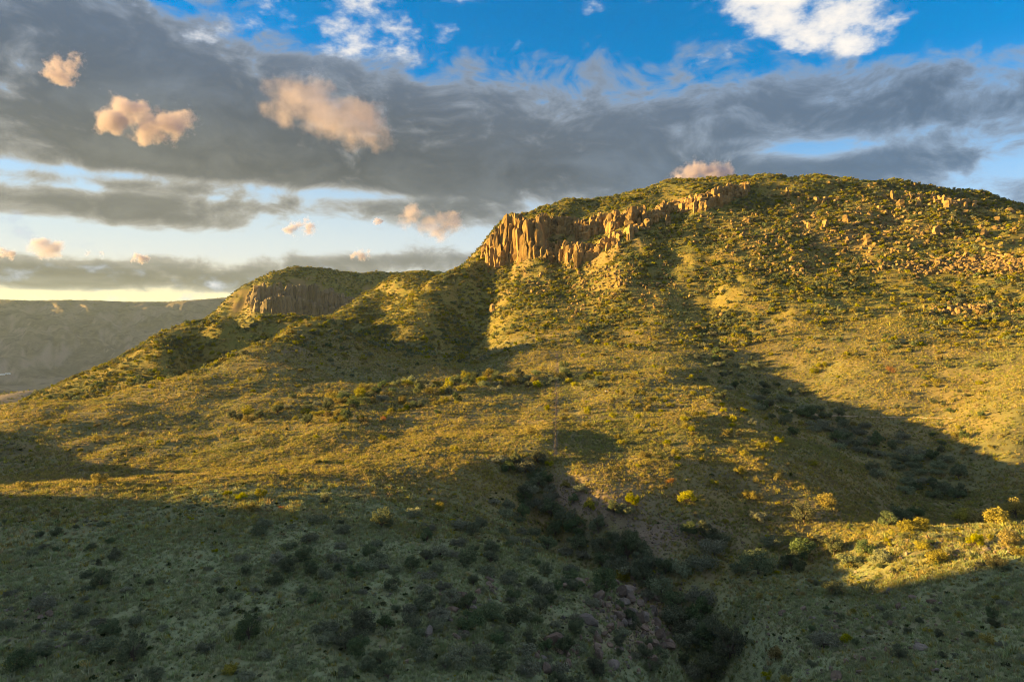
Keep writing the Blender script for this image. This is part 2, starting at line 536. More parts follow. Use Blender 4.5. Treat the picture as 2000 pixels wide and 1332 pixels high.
GRASS, DRY, SOIL, ROCK = (0.145, 0.142, 0.060), (0.19, 0.155, 0.065), (0.20, 0.135, 0.075), (0.30, 0.22, 0.14)
M_GROUND = ground_material('meadow_ground', GRASS, DRY, (0.18, 0.14, 0.10), ROCK, dark=(0.085, 0.080, 0.048), shade_lift=(0.215, 0.255, 0.135))
M_MOUNT = ground_material('mountain_ground', (0.135, 0.135, 0.038), (0.185, 0.15, 0.045), (0.17, 0.12, 0.055), (0.21, 0.15, 0.08), -0.03, dark=(0.085, 0.088, 0.030))
M_FAR = ground_material('far_ground', (0.115, 0.097, 0.082), (0.185, 0.148, 0.125), (0.21, 0.165, 0.145), (0.24, 0.19, 0.17), far=True, dark=(0.065, 0.056, 0.052))

# masks on the visible sector; a cattle trail runs beside the pasture fence
FENCE_XY = cast(np.array([1084.0, 1088.0]), np.array([892.0, 690.0]))
GPX, GPY = to_pix(GX, GY, GZ)


def soft_patch(items):
    s = np.zeros_like(GPX)
    for (px, py, sw, sh, amp) in items:
        s += amp * np.exp(-((GPX - px) / sw) ** 2 - ((GPY - py) / sh) ** 2)
    return np.clip(s, 0, 1)


_gy, _gx = np.gradient(GZ)
_dr = np.exp(_L) * (g_lr[1] - g_lr[0])
_da = np.exp(_L) * (g_az[1] - g_az[0])
SLOPE = np.sqrt((_gy / _dr) ** 2 + (_gx / _da) ** 2)
BARE = soft_patch([(1110, 960, 60, 40, .9), (1200, 985, 90, 35, 1.0), (1330, 1040, 120, 30, .9), (1250, 1080, 60, 40, .7), (1620, 1010, 140, 25, .6), (1240, 1200, 90, 60, .5),
                   (1690, 1250, 150, 60, .45), (1890, 522, 110, 14, 1.0), (580, 685, 25, 8, 1.0), (1490, 600, 40, 8, .7), (60, 1210, 140, 50, .4)])
TRAIL = np.exp(-((GX - np.interp(GY, FENCE_XY[:, 1], FENCE_XY[:, 0])) / 0.9) ** 2) * (GY > FENCE_XY[0, 1]) * (GY < FENCE_XY[1, 1])
BARE = np.clip(BARE + TRAIL, 0, 1)
STONE = np.clip(0.7 * sstep(SLOPE, 0.7, 1.2) * sstep(GZ - CAM_Z, -10, 20) + soft_patch([(1240, 1210, 90, 70, .8), (1700, 450, 200, 45, .55), (1890, 522, 100, 10, 1.0), (1880, 1060, 120, 30, .5)]), 0, 1)

GV = np.stack([GX, GY, GZ], 2).reshape(-1, 3)
_ii, _jj = np.meshgrid(np.arange(NR - 1), np.arange(NAZ - 1), indexing='ij')
_a = _ii * NAZ + _jj
GF = np.stack([_a, _a + 1, _a + NAZ + 1, _a + NAZ], 2)            # (NR-1, NAZ-1, 4)
# which landform a face belongs to: the foot of the mountain and of the two spurs
FOOT = np.interp(1000 + FPX * np.tan(g_az[:-1]), [-400, 80, 90, 200, 320, 450, 560, 690, 700, 850, 1000, 1200, 1300, 1400, 1550, 1750, 2000, 2400],
                 [300, 300, 285, 300, 318, 348, 372, 395, 440, 440, 430, 398, 400, 392, 372, 330, 325, 330])
_R = np.exp(g_lr[:-1])[:, None] * np.cos(g_az[:-1])[None, :]
_pxc = (1000 + FPX * np.tan(g_az[:-1]))[None, :]
_upper = _R > FOOT[None, :]
_spur = _upper & (_pxc < 695) & (_R < 560)
_mount = _upper & ~_spur


def shade_lift_at(x, y):
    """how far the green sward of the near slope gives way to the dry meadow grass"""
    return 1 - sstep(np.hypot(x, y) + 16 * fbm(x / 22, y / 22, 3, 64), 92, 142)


SHADE_LIFT = shade_lift_at(GX, GY)  # light put into the colour: paler, cooler green over the shaded near slope


def sub_mesh(name, mask, mat):
    f = GF[mask]
    used, inv_ = np.unique(f.ravel(), return_inverse=True)
    me = mesh_np(name, GV[used], inv_.reshape(-1, 4), [mat], True)
    attr(me, 'bare', BARE.ravel()[used])
    attr(me, 'stone', STONE.ravel()[used])
    attr(me, 'shade_lift', SHADE_LIFT.ravel()[used])
    return me


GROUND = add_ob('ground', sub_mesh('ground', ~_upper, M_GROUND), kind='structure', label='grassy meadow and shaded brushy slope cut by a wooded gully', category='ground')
SPUR = add_ob('spur_hill', sub_mesh('spur_hill', _spur, M_MOUNT), kind='structure', label='two low brushy spurs running out from the mountain foot', category='hill')
MOUNT = add_ob('mountain', sub_mesh('mountain', _mount, M_MOUNT), kind='structure', label='long brushy mountain with orange columnar cliffs below its rim', category='mountain')

# the ground goes on all round the viewpoint
g2_az = np.linspace(AZ1, 2 * math.pi + AZ0, 110)
g2_r = np.concatenate([[1.0, 10.0], np.exp(np.linspace(math.log(R0), math.log(1600), 90))])
_A2, _R2 = np.meshgrid(g2_az, g2_r)
X2, Y2 = _R2 * np.sin(_A2), _R2 * np.cos(_A2)
Z2 = height(X2, Y2)
n2_ = len(g2_az)
ii, jj = np.meshgrid(np.arange(len(g2_r) - 1), np.arange(n2_ - 1), indexing='ij')
a_ = (ii * n2_ + jj).ravel()
f2 = np.stack([a_, a_ + 1, a_ + n2_ + 1, a_ + n2_], 1)
# fan that closes the ground straight below the camera
g3_az = np.linspace(AZ0, AZ1, 30)
g3_r = np.array([1.0, 10.0, R0])
_A3, _R3 = np.meshgrid(g3_az, g3_r)
X3, Y3 = _R3 * np.sin(_A3), _R3 * np.cos(_A3)
ii, jj = np.meshgrid(np.arange(2), np.arange(29), indexing='ij')
a_ = (ii * 30 + jj).ravel() + X2.size
f3 = np.stack([a_, a_ + 1, a_ + 31, a_ + 30], 1)
V2 = np.concatenate([np.stack([X2, Y2, Z2], 2).reshape(-1, 3), np.stack([X3, Y3, height(X3, Y3)], 2).reshape(-1, 3)])
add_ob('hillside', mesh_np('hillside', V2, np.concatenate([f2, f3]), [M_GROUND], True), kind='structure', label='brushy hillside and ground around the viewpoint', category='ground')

# ------------------------------------------------------------------ second hill with its own shaded cliff
def xyz_rel(items):
    return [tuple(np.array(pix(a, b, d)) - np.array([0, 0, CAM_Z])) for a, b, d in items]


HILL_PTS = xyz_rel([
    (330, 655, 1330), (390, 628, 1340), (430, 598, 1350), (480, 560, 1360), (520, 541, 1370), (568, 526, 1375), (620, 538, 1390), (680, 550, 1410), (730, 549, 1440), (770, 538, 1480), (830, 534, 1500), (900, 548, 1520),
    (545, 560, 1325), (540, 580, 1290), (535, 615, 1250), (520, 640, 1215), (450, 620, 1300), (480, 600, 1310), (420, 650, 1270), (500, 575, 1325),
    (600, 562, 1350), (600, 605, 1322), (660, 572, 1370), (670, 612, 1335), (590, 625, 1300), (640, 640, 1260), (720, 590, 1390), (720, 625, 1330), (800, 600, 1400), (800, 650, 1250),
    (400, 700, 1180), (550, 690, 1150), (700, 690, 1150), (850, 690, 1150), (300, 720, 1250),
]) + [(-400, 1600, 10), (-300, 1700, 20), (-150, 1750, 30), (-620, 1450, -90), (-700, 1300, -120), (-600, 1700, -60), (0, 1600, 40), (-100, 1100, -70), (-400, 1050, -90)]
HB = ThinPlate([(a, b, c) for a, b, c in HILL_PTS], lambda x, y: (x / 300.0, (y - 1300) / 300.0), 0.0006)
nx, ny = 260, 200
hx, hy = np.meshgrid(np.linspace(-760, 20, nx), np.linspace(1040, 1760, ny))


def hill_z(x, y):
    return HB(x, y) + CAM_Z + 5.0 * fbm(x / 80, y / 80, 3, 51) + 5.5 * ridged(x / 60, y / 130, 3, 57) * 0.6 + 1.2 * fbm(x / 16, y / 16, 2, 58)


hz = hill_z(hx, hy)
ii, jj = np.meshgrid(np.arange(ny - 1), np.arange(nx - 1), indexing='ij')
a_ = (ii * nx + jj).ravel()
me = mesh_np('second_hill', np.stack([hx, hy, hz], 2).reshape(-1, 3), np.stack([a_, a_ + 1, a_ + nx + 1, a_ + nx], 1), [M_MOUNT], True)
gy_, gx_ = np.gradient(hz)
attr(me, 'stone', 0.8 * sstep(np.sqrt((gx_ / 3.0) ** 2 + (gy_ / 3.6) ** 2), 0.9, 1.4))
HILL = add_ob('hill', me, kind='structure', label='rounded hill with a shaded grey cliff behind the low spurs', category='hill')

# ------------------------------------------------------------------ valley and the long far mesa
va = np.linspace(-1.15, 0.25, 420)
vr = np.exp(np.linspace(math.log(560), math.log(9500), 300))
VA, VR = np.meshgrid(va, vr)
VX, VY = VR * np.sin(VA), VR * np.cos(VA)


def far_z(x, y):
    r = np.sqrt(x * x + y * y)
    a = np.arctan2(x, y)
    floor = np.interp(r, [500, 800, 1200, 2000, 3300, 4300, 9500], [-100, -118, -150, -225, -318, -335, -335])
    floor = floor + 16 * fbm(x / 420, y / 420, 4, 61) * sstep(r, 600, 1500)
    # a low rounded hill standing in the valley
    for (px, py, d, s, h) in ((70, 745, 1500, 130, 46), (-60, 740, 1700, 200, 60)):
        c = pix(px, py, d)
        floor = floor + h * np.exp(-(((x - c[0]) / s) ** 2 + ((y - c[1]) / (s * 1.2)) ** 2))
    # nearer brushy bank at the valley's lip
    c = pix(260, 745, 820)
    floor = floor + 34 * np.exp(-(((x - c[0]) / 190) ** 2 + ((y - c[1]) / 150) ** 2))
    px = 1000 + FPX * np.tan(np.clip(a, -1.2, 1.2))
    rim_py = np.interp(px, [-900, -200, 0, 60, 150, 250, 330, 400, 460, 900], [575, 584, 586, 588.5, 587, 590, 589.5, 586, 581, 560])
    rim = (HORIZON - rim_py) / FPX * 5900 * np.cos(a)
    spur = ridged(x / 1300 + y / 2600, y / 1500, 3, 71)
    r0 = 4350 - 560 * spur - 250 * fbm(a * 7, r * 0, 2, 77)
    t = np.clip((r - r0) / (5750 + 150 * fbm(a * 9, r / 900, 3, 79) - r0), 0, 1)
    prof = 0.86 * t ** 1.15 + 0.06 * sstep(t, 0.66, 0.84) + 0.08 * sstep(t, 0.90, 1.0)
    z = floor + (rim - floor) * prof
    z = z + 36 * ridged(x / 300 + y / 500, y / 420, 4, 83) * sstep(t, 0.02, 0.3) * (1 - sstep(t, 0.9, 1.0))
    return z + CAM_Z


VZ = far_z(VX, VY)
nva = len(va)
ii, jj = np.meshgrid(np.arange(len(vr) - 1), np.arange(nva - 1), indexing='ij')
fa = ii * nva + jj
FF = np.stack([fa, fa + 1, fa + nva + 1, fa + nva], 2)
is_mesa = (VR[:-1, :-1] > 4000)
VV = np.stack([VX, VY, VZ], 2).reshape(-1, 3)
gyv, gxv = np.gradient(VZ)
vs = sstep(np.sqrt((gyv / (VR * 0.0095)) ** 2 + (gxv / (VR * (va[1] - va[0]))) ** 2), 0.45, 0.95)
for nm, msk, lab, cat in (('valley_floor', ~is_mesa, 'hazy valley floor with low brushy rises beyond the meadow', 'valley'),
                          ('mesa', is_mesa, 'long flat topped mesa fading in haze across the valley', 'mesa')):
    f = FF[msk]
    used, inv_ = np.unique(f.ravel(), return_inverse=True)
    me = mesh_np(nm, VV[used], inv_.reshape(-1, 4), [M_FAR], True)
    attr(me, 'stone', vs.ravel()[used])
    add_ob(nm, me, kind='structure', label=lab, category=cat)

# ------------------------------------------------------------------ rock pieces
def rock_material(name, c1, c2, c3, streak=False):
    m, T, o = new_mat(name)
    tcn = T.n('ShaderNodeNewGeometry').outputs['Position']
    rnd = T.n('ShaderNodeObjectInfo').outputs['Random']
    v = T.v('MULTIPLY', tcn, (1.0, 1.0, 0.22)) if streak else tcn
    n1 = T.noise(v, 0.35, 5, 0.65)
    n2 = T.noise(tcn, 1.3, 5, 0.7)
    c = T.mix(T.step(n1, 0.36, 0.62), c1, c2)
    c = T.mix(T.m('MULTIPLY', T.step(n2, 0.52, 0.68), 0.8), c, c3)
    c = T.v('SCALE', c, T.m('ADD', 0.68, T.m('MULTIPLY', rnd, 0.62)))
    bs = T.n('ShaderNodeBsdfPrincipled', ins={'Base Color': c, 'Roughness': 0.9, 'Specular IOR Level': 0.2})
    bmp = T.n('ShaderNodeBump', ins={'Strength': 0.8, 'Distance': 0.3, 'Height': n2})
    T.t.links.new(bmp.outputs[0], bs.inputs['Normal'])
    T.t.links.new(bs.outputs[0], o.inputs[0])
    return m


M_CLIFF = rock_material('cliff_rock', (0.235, 0.145, 0.052), (0.165, 0.118, 0.056), (0.062, 0.048, 0.030), True)
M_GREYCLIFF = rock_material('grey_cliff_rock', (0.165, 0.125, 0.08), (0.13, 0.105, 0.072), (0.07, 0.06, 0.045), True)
M_OUTCROP = rock_material('outcrop_rock', (0.22, 0.15, 0.062), (0.165, 0.115, 0.055), (0.085, 0.064, 0.036))
M_BOULDER = rock_material('boulder_rock', (0.19, 0.135, 0.098), (0.12, 0.094, 0.073), (0.23, 0.19, 0.15))
M_PALE = rock_material('pale_stone', (0.21, 0.18, 0.15), (0.14, 0.12, 0.10), (0.09, 0.08, 0.068))


def column_mesh(i, mat):
    """one weathered rock column, unit height and about unit width, base at the origin"""
    rg = np.random.default_rng(900 + i)
    n = int(rg.integers(6, 9))
    lv = [-0.12, 0.15, 0.36, 0.58, 0.78, 0.92, 1.0]
    ang0 = np.sort((np.arange(n) + rg.uniform(-0.32, 0.32, n)) / n * 2 * math.pi)
    rad0 = rg.uniform(0.36, 0.74, n)
    vs_, ox, oy = [], 0.0, 0.0
    for k, h in enumerate(lv):
        s = [1.15, 1.08, 0.98, 0.94, 0.86, 0.72, 0.38][k] * rg.uniform(0.85, 1.12)
        ox += rg.uniform(-0.07, 0.07)
        oy += rg.uniform(-0.07, 0.07)
        for j in range(n):
            rr = rad0[j] * s * rg.uniform(0.78, 1.22)
            vs_.append((math.cos(ang0[j]) * rr + ox, math.sin(ang0[j]) * rr + oy, h + rg.uniform(-0.05, 0.05) * (0.7 if k else 1)))
    fs = []
    for k in range(len(lv) - 1):
        for j in range(n):
            a, b = k * n + j, k * n + (j + 1) % n
            fs.append((a, b, b + n, a + n))
    t = (len(lv) - 1) * n
    fs.append(tuple(range(t, t + n)))
    me = bpy.data.meshes.new('rock_column')
    me.from_pydata(vs_, [], fs)
    me.materials.append(mat)
    me.update()
    return me


def boulder_mesh(i, mat, name='boulder'):
    """angular boulder: a subdivided ball cut by random planes, base near z=0, about unit size"""
    import bmesh
    rg = np.random.default_rng(700 + i)
    bm = bmesh.new()
    bmesh.ops.create_icosphere(bm, subdivisions=2, radius=0.62)
    planes = []
    for _ in range(9):
        nrm = rg.normal(size=3)
        nrm /= np.linalg.norm(nrm)
        planes.append((nrm, rg.uniform(0.30, 0.52)))
    sc = np.array([rg.uniform(0.8, 1.3), rg.uniform(0.7, 1.1), rg.uniform(0.6, 1.0)])
    for v in bm.verts:
        p = np.array(v.co)
        for nrm, d in planes:
            e = p @ nrm - d
            if e > 0:
                p = p - nrm * e
        p = p * sc + rg.normal(size=3) * 0.018
        v.co = p
    me = bpy.data.meshes.new(name)
    bm.to_mesh(me)
    bm.free()
    z0 = min(v.co.z for v in me.vertices)
    for v in me.vertices:
        v.co.z -= z0 * 0.62
    me.materials.append(mat)
    return me


def poly(line, x):
    xs = [p[0] for p in line]
    ys = [p[1] for p in line]
    return float(np.interp(x, xs, ys))


COLS = [column_mesh(i, M_CLIFF) for i in range(14)]
cliff = add_ob('cliff', None, label='orange lit cliff of tall rock columns below the mountain rim', category='cliff')
cliff.location = tuple(cast(1100, 470)[0])
# each tier: rim line, foot line, spacing of columns in pixels
TIERS = [
    ([(943, 484), (960, 456), (980, 433), (1000, 416), (1030, 411), (1060, 413)], [(943, 506), (970, 517), (1000, 505), (1040, 503), (1060, 497)], 3.6, 12),
    ([(1052, 418), (1110, 423), (1149, 430), (1170, 417), (1225, 409)], [(1052, 463), (1086, 455), (1116, 452), (1149, 461), (1200, 446), (1225, 436)], 3.8, 10),
    ([(1052, 468), (1074, 470), (1110, 471), (1160, 476)], [(1052, 498), (1104, 509), (1134, 517), (1160, 499)], 4.4, 11),
    ([(1168, 468), (1230, 440), (1262, 432)], [(1168, 492), (1210, 470), (1262, 446)], 7.0, 10),
    ([(1226, 409), (1262, 397)], [(1226, 442), (1265, 442)], 4.4, 11),
    ([(1560, 378), (1640, 388)], [(1560, 390), (1640, 400)], 11.0, 7),
    ([(1765, 374), (1830, 380), (1905, 391)], [(1765, 388), (1830, 394), (1905, 404)], 11.0, 7),
    ([(1265, 415), (1299, 394), (1329, 387), (1380, 375), (1410, 361), (1462, 356)], [(1262, 442), (1299, 421), (1329, 407), (1380, 406), (1410, 397), (1460, 376)], 4.0, 10),
]
crg = np.random.default_rng(5)
n_col = 0
inv_loc = np.array(cliff.location)
cliff_rest = []
for top, bot, sp, wpx in TIERS:
    for row in range(4):
        x = top[0][0] + row * sp * 0.37
        while x < top[-1][0]:
            yt, yb = poly(top, x), poly(bot, x)
            butt = float(gnoise(np.array(x / 17.0), np.array(2.0), 5)) + 0.4 * float(gnoise(np.array(x / 6.0), np.array(7.0), 6))   # buttresses and clefts along the wall
            hgt_frac = (crg.uniform(0.25, 0.55), crg.uniform(0.5, 0.8), crg.uniform(0.72, 0.96), crg.uniform(0.9, 1.04))[row] + 0.15 * butt
            hit = cast(x, yb + (crg.uniform(-1, 5) if row == 0 else 0))[0]
            if not np.isnan(hit[0]):
                d = hit[1] + (-1.0, 1.5, 4.0, 6.5)[row] + crg.uniform(-1, 1.5) - 6.0 * butt
                xx = hit[0] * d / hit[1]
                zb = min(float(ground(xx, d)) - 2.0, hit[2])
                zt = min(pix(x, yb - (yb - yt) * max(0.2, hgt_frac), d)[2], float(ground(xx, d + 12.0)) + 18.0)
                h = max(3.0, zt - zb)
                w = wpx / FPX * d * crg.uniform(0.55, 1.25)
                item = (COLS[int(crg.integers(len(COLS)))], (xx - inv_loc[0], d - inv_loc[1], zb - inv_loc[2]), (w, w * crg.uniform(0.8, 1.6), h),
                        (crg.uniform(-0.12, 0.05), crg.uniform(-0.08, 0.08), crg.uniform(0, 6.28)))
                cliff_rest.append(item)
            x += sp * crg.uniform(0.7, 1.5) * 1.15
cliff_rest.sort(key=lambda q: -q[2][0] * q[2][2])
for me_, l_, s_, r_ in cliff_rest[:296]:
    o = add_ob('rock_column', me_, cliff)
    o.location, o.scale, o.rotation_euler = l_, s_, r_
n_col = len(cliff_rest)
# the smaller columns and broken ribs between them, joined
V, F, nv = [], [], 0
for me_, l_, s_, r_ in cliff_rest[296:]:
    co = np.array([v.co for v in me_.vertices]) * np.array(s_)
    c_, n_ = math.cos(r_[2]), math.sin(r_[2])
    co = np.stack([co[:, 0] * c_ - co[:, 1] * n_, co[:, 0] * n_ + co[:, 1] * c_, co[:, 2]], 1) + np.array(l_)
    V += [tuple(p) for p in co]
    F += [tuple(i + nv for i in p.vertices) for p in me_.polygons]
    nv += len(co)
if V:
    me = bpy.data.meshes.new('broken_rock')
    me.from_pydata(V, [], F)
    me.materials.append(M_CLIFF)
    add_ob('broken_rock', me, cliff, kind='stuff')
print('columns', n_col)

# shaded cliff of the second hill
GCOLS = [column_mesh(40 + i, M_GREYCLIFF) for i in range(8)]
cliff2 = add_ob('cliff', None, label='grey shaded cliff of rock columns on the rounded hill behind the spurs', category='cliff')
cliff2.location = (-560, 1330, CAM_Z + 30)
l2 = np.array(cliff2.location)
for row, (top, bot) in enumerate((([(485, 563), (530, 548), (560, 552), (620, 556), (670, 566), (715, 588)], [(485, 590), (540, 588), (590, 592), (650, 600), (715, 612)]),
                                  ([(495, 585), (540, 575), (620, 586), (690, 594)], [(495, 604), (540, 612), (600, 612), (690, 622)]))):
    x = top[0][0]
    while x < top[-1][0]:
        yt, yb = poly(top, x), poly(bot, x)
        ds = np.linspace(1180, 1480, 200)
        p1 = pix(x, yb, 1.0)
        Z = CAM_Z + (p1[2] - CAM_Z) * ds
        below = Z < hill_z(p1[0] * ds, ds)
        if below.any():
            d = ds[int(np.argmax(below))]
            zb = Z[int(np.argmax(below))] - 3
            h = max(8, (pix(x, yb - (yb - yt) * crg.uniform(0.55, 1.05), d)[2] - zb))
            w = 9.0 / FPX * d * crg.uniform(0.7, 1.4)
            o = add_ob('rock_column', GCOLS[int(crg.integers(len(GCOLS)))], cliff2)
            o.location = (p1[0] * d - l2[0], d + 2 - l2[1], zb - l2[2])
            o.scale = (w, w * 1.2, h)
            o.rotation_euler = (crg.uniform(-0.02, 0.08), crg.uniform(-0.05, 0.05), crg.uniform(0, 6.28))
        x += 3.8 * crg.uniform(0.75, 1.3)


def scatter_pix(n, items, rg):
    """n photograph pixels drawn from soft patches (px, py, sw, sh, weight)"""
    w = np.array([i[4] for i in items], float)
    k = rg.choice(len(items), n, p=w / w.sum())
    it = np.array([i[:4] for i in items], float)[k]
    return it[:, 0] + rg.normal(size=n) * it[:, 2] * 0.62, it[:, 1] + rg.normal(size=n) * it[:, 3] * 0.62


# upright crags and blocks breaking out of the mountain face
OUT = [boulder_mesh(60 + i, M_OUTCROP, 'crag') for i in range(8)] + [column_mesh(70 + i, M_OUTCROP) for i in range(4)]
outcrop = add_ob('rock_outcrop', None, label='broken crags and blocks of tan rock across the upper mountain face', category='outcrop')
outcrop.location = tuple(cast(1700, 440)[0])
lo = np.array(outcrop.location)
ox_, oy_ = scatter_pix(330, [(1720, 405, 130, 24, 3), (1830, 398, 110, 20, 3), (1950, 432, 60, 24, 2.2), (1700, 455, 160, 28, 2.4), (1540, 390, 60, 20, 1.4), (1500, 460, 70, 30, 1.0), (1840, 465, 130, 22, 2.0),
                             (1900, 608, 60, 10, 0.7), (1130, 545, 90, 30, 0.9), (1220, 510, 80, 26, 0.9), (1020, 590, 60, 26, 0.6), (1330, 440, 60, 18, 0.7), (1000, 525, 60, 14, 1.0), (1110, 522, 60, 14, 1.0), (1790, 388, 70, 8, 1.6), (1870, 392, 50, 8, 1.4)], crg)
hits = cast(ox_, oy_)
k = 0
for p in hits:
    if np.isnan(p[0]) or p[1] < 300 or k >= 290:
        continue
    mi = int(crg.integers(len(OUT)))
    s = 1.5 + 5.0 * crg.random() ** 3.0
    o = add_ob('crag', OUT[mi], outcrop)
    o.location = (p[0] - lo[0], p[1] - lo[1], p[2] - 0.25 * s - lo[2])
    tall = crg.uniform(0.9, 1.7)
    o.scale = (s * 0.8, s * 0.8, s * tall * (0.75 if mi < 8 else 1.0))
    o.rotation_euler = (crg.uniform(-0.2, 0.2), crg.uniform(-0.1, 0.3), crg.uniform(0, 6.28))
    k += 1


# ------------------------------------------------------------------ point scatters for what nobody could count
def scatter_tree():
    ng = bpy.data.node_groups.new('scatter', 'GeometryNodeTree')
    ng.interface.new_socket('Geometry', in_out='INPUT', socket_type='NodeSocketGeometry')
    ng.interface.new_socket('Variants', in_out='INPUT', socket_type='NodeSocketCollection')
    ng.interface.new_socket('Geometry', in_out='OUTPUT', socket_type='NodeSocketGeometry')
    N, L = ng.nodes, ng.links
    gi, go = N.new('NodeGroupInput'), N.new('NodeGroupOutput')
    ci = N.new('GeometryNodeCollectionInfo')
    ci.inputs['Separate Children'].default_value = True
    ci.inputs['Reset Children'].default_value = True
    L.new(gi.outputs[1], ci.inputs[0])
    iop = N.new('GeometryNodeInstanceOnPoints')
    iop.inputs['Pick Instance'].default_value = True
    L.new(gi.outputs[0], iop.inputs['Points'])
    L.new(ci.outputs[0], iop.inputs['Instance'])
    for nm, tp, sock in (('which', 'INT', 'Instance Index'), ('turn', 'FLOAT_VECTOR', 'Rotation'), ('size', 'FLOAT_VECTOR', 'Scale')):
        a = N.new('GeometryNodeInputNamedAttribute')
        a.data_type = tp
        a.inputs['Name'].default_value = nm
        L.new(a.outputs['Attribute'], iop.inputs[sock])
    L.new(iop.outputs[0], go.inputs[0])
    return ng


SCATTER = scatter_tree()


def scatter(name, meshes, pts, size, turn, which, **props):
    coll = bpy.data.collections.new(name + '_variants')
    for i, me in enumerate(meshes):
        coll.objects.link(bpy.data.objects.new('%s_variant_%02d' % (name, i), me))
    me = bpy.data.meshes.new(name)
    me.vertices.add(len(pts))
    me.vertices.foreach_set('co', np.ascontiguousarray(pts, np.float32).ravel())
    a = me.attributes.new('which', 'INT', 'POINT')
    a.data.foreach_set('value', np.ascontiguousarray(which, np.int32))
    for nm, v in (('turn', turn), ('size', size)):
        a = me.attributes.new(nm, 'FLOAT_VECTOR', 'POINT')
        a.data.foreach_set('vector', np.ascontiguousarray(v, np.float32).ravel())
    o = add_ob(name, me, **props)
    md = o.modifiers.new('scatter', 'NODES')
    md.node_group = SCATTER
    md['Socket_1'] = coll
    return o


# talus: small loose stones
STONES = [boulder_mesh(90 + i, M_OUTCROP, 'stone') for i in range(5)]
tx, ty = scatter_pix(5200, [(1890, 520, 130, 14, 4), (1960, 515, 60, 14, 1.5), (1890, 607, 60, 9, 0.8), (1700, 440, 240, 60, 4.0), (1150, 560, 170, 50, 2.2), (1500, 470, 120, 60, 1.2), (1560, 530, 80, 14, .3)], crg)
th = cast(tx, ty)
th = th[~np.isnan(th[:, 0]) & (th[:, 1] > 280)]
nt = len(th)
sz = 0.6 + 2.2 * crg.random(nt) ** 2
scatter('talus', STONES, th - np.array([0, 0, 0.1]), np.stack([sz, sz, sz * crg.uniform(.7, 1.5, nt)], 1), np.stack([crg.uniform(-.3, .3, nt), crg.uniform(-.3, .3, nt), crg.uniform(0, 6.28, nt)], 1),
        crg.integers(0, 5, nt), kind='stuff', label='loose tan stones and scree strewn over the mountain slopes', category='scree')

# pebbles and small stones washed out on the gully's eroded banks
PEB = [boulder_mesh(110 + i, M_PALE if i % 2 else M_BOULDER, 'pebble') for i in range(4)]
tx, ty = scatter_pix(2600, [(1110, 960, 60, 40, .9), (1200, 995, 90, 40, 1.6), (1330, 1045, 130, 34, 1.6), (1260, 1080, 60, 40, 1.0), (1240, 1210, 110, 80, 2.0), (1690, 1240, 220, 80, 1.2), (1880, 1065, 120, 30, .8), (900, 1200, 160, 60, .6), (80, 1220, 120, 50, .4)], crg)
th = cast(tx, ty)
th = th[~np.isnan(th[:, 0]) & (th[:, 1] < 170)]
nt = len(th)
sz = 0.10 + 0.42 * crg.random(nt) ** 2.5
scatter('gravel', PEB, th - np.array([0, 0, 0.01]), np.stack([sz, sz, sz * crg.uniform(.6, 1.2, nt)], 1), np.stack([crg.uniform(-.3, .3, nt), crg.uniform(-.3, .3, nt), crg.uniform(0, 6.28, nt)], 1),
        crg.integers(0, 4, nt), kind='stuff', label='small loose stones on the eroded gully banks and stony slopes', category='gravel')

# ------------------------------------------------------------------ leaves
def leaf_material(name, c_dark, c_light, trans=0.3, var=0.5):
    m, T, o = new_mat(name)
    rnd = T.n('ShaderNodeObjectInfo').outputs['Random']
    pos = T.n('ShaderNodeNewGeometry').outputs['Position']
    n = T.noise(pos, 1.7, 2, 0.5)
    c = T.mix(T.step(n, 0.3, 0.7), c_dark, c_light)
    hs = T.n('ShaderNodeHueSaturation', ins={'Hue': T.m('ADD', 0.475, T.m('MULTIPLY', rnd, 0.05)), 'Saturation': T.m('ADD', 0.75, T.m('MULTIPLY', rnd, 0.4)),
                                            'Value': T.m('ADD', 1.0 - var * 0.5, T.m('MULTIPLY', T.m('FRACT', T.m('MULTIPLY', rnd, 7.31)), var)), 'Color': c})
    d = T.n('ShaderNodeBsdfDiffuse', ins={'Color': hs.outputs[0]})
    tr = T.n('ShaderNodeBsdfTranslucent', ins={'Color': hs.outputs[0]})
    mx = T.n('ShaderNodeMixShader', ins={0: trans, 1: d.outputs[0], 2: tr.outputs[0]})
    T.t.links.new(mx.outputs[0], o.inputs[0])
    return m


M_GREY = leaf_material('sage_leaf', (0.125, 0.145, 0.088), (0.22, 0.24, 0.15))
M_OLIVE = leaf_material('olive_leaf', (0.16, 0.155, 0.022), (0.33, 0.285, 0.036))
M_OAK = leaf_material('oak_leaf', (0.078, 0.104, 0.054), (0.148, 0.18, 0.092))
M_RUST = leaf_material('rust_leaf', (0.20, 0.085, 0.035), (0.32, 0.15, 0.07))
M_SPIKE = leaf_material('sotol_leaf', (0.032, 0.048, 0.018), (0.062, 0.080, 0.030))
M_GRASS = leaf_material('grass_blade', (0.22, 0.19, 0.062), (0.37, 0.30, 0.085), 0.3, 0.6)
M_GRASSG = leaf_material('green_grass_blade', (0.17, 0.18, 0.062), (0.26, 0.26, 0.085), 0.25, 0.5)
M_SHADE_LIFT = leaf_material('shade_lift_blade', (0.21, 0.25, 0.12), (0.33, 0.365, 0.18), 0.25, 0.5)  # brighter, cooler blades that make up for dim light on the near slope
M_BARK, T_, o_ = new_mat('bark')
_n = T_.noise(T_.n('ShaderNodeNewGeometry').outputs['Position'], 6.0, 4, 0.6)
_b = T_.n('ShaderNodeBsdfPrincipled', ins={'Base Color': T_.mix(_n, (0.05, 0.038, 0.028), (0.14, 0.11, 0.085)), 'Roughness': 0.95})
T_.t.links.new(_b.outputs[0], o_.inputs[0])


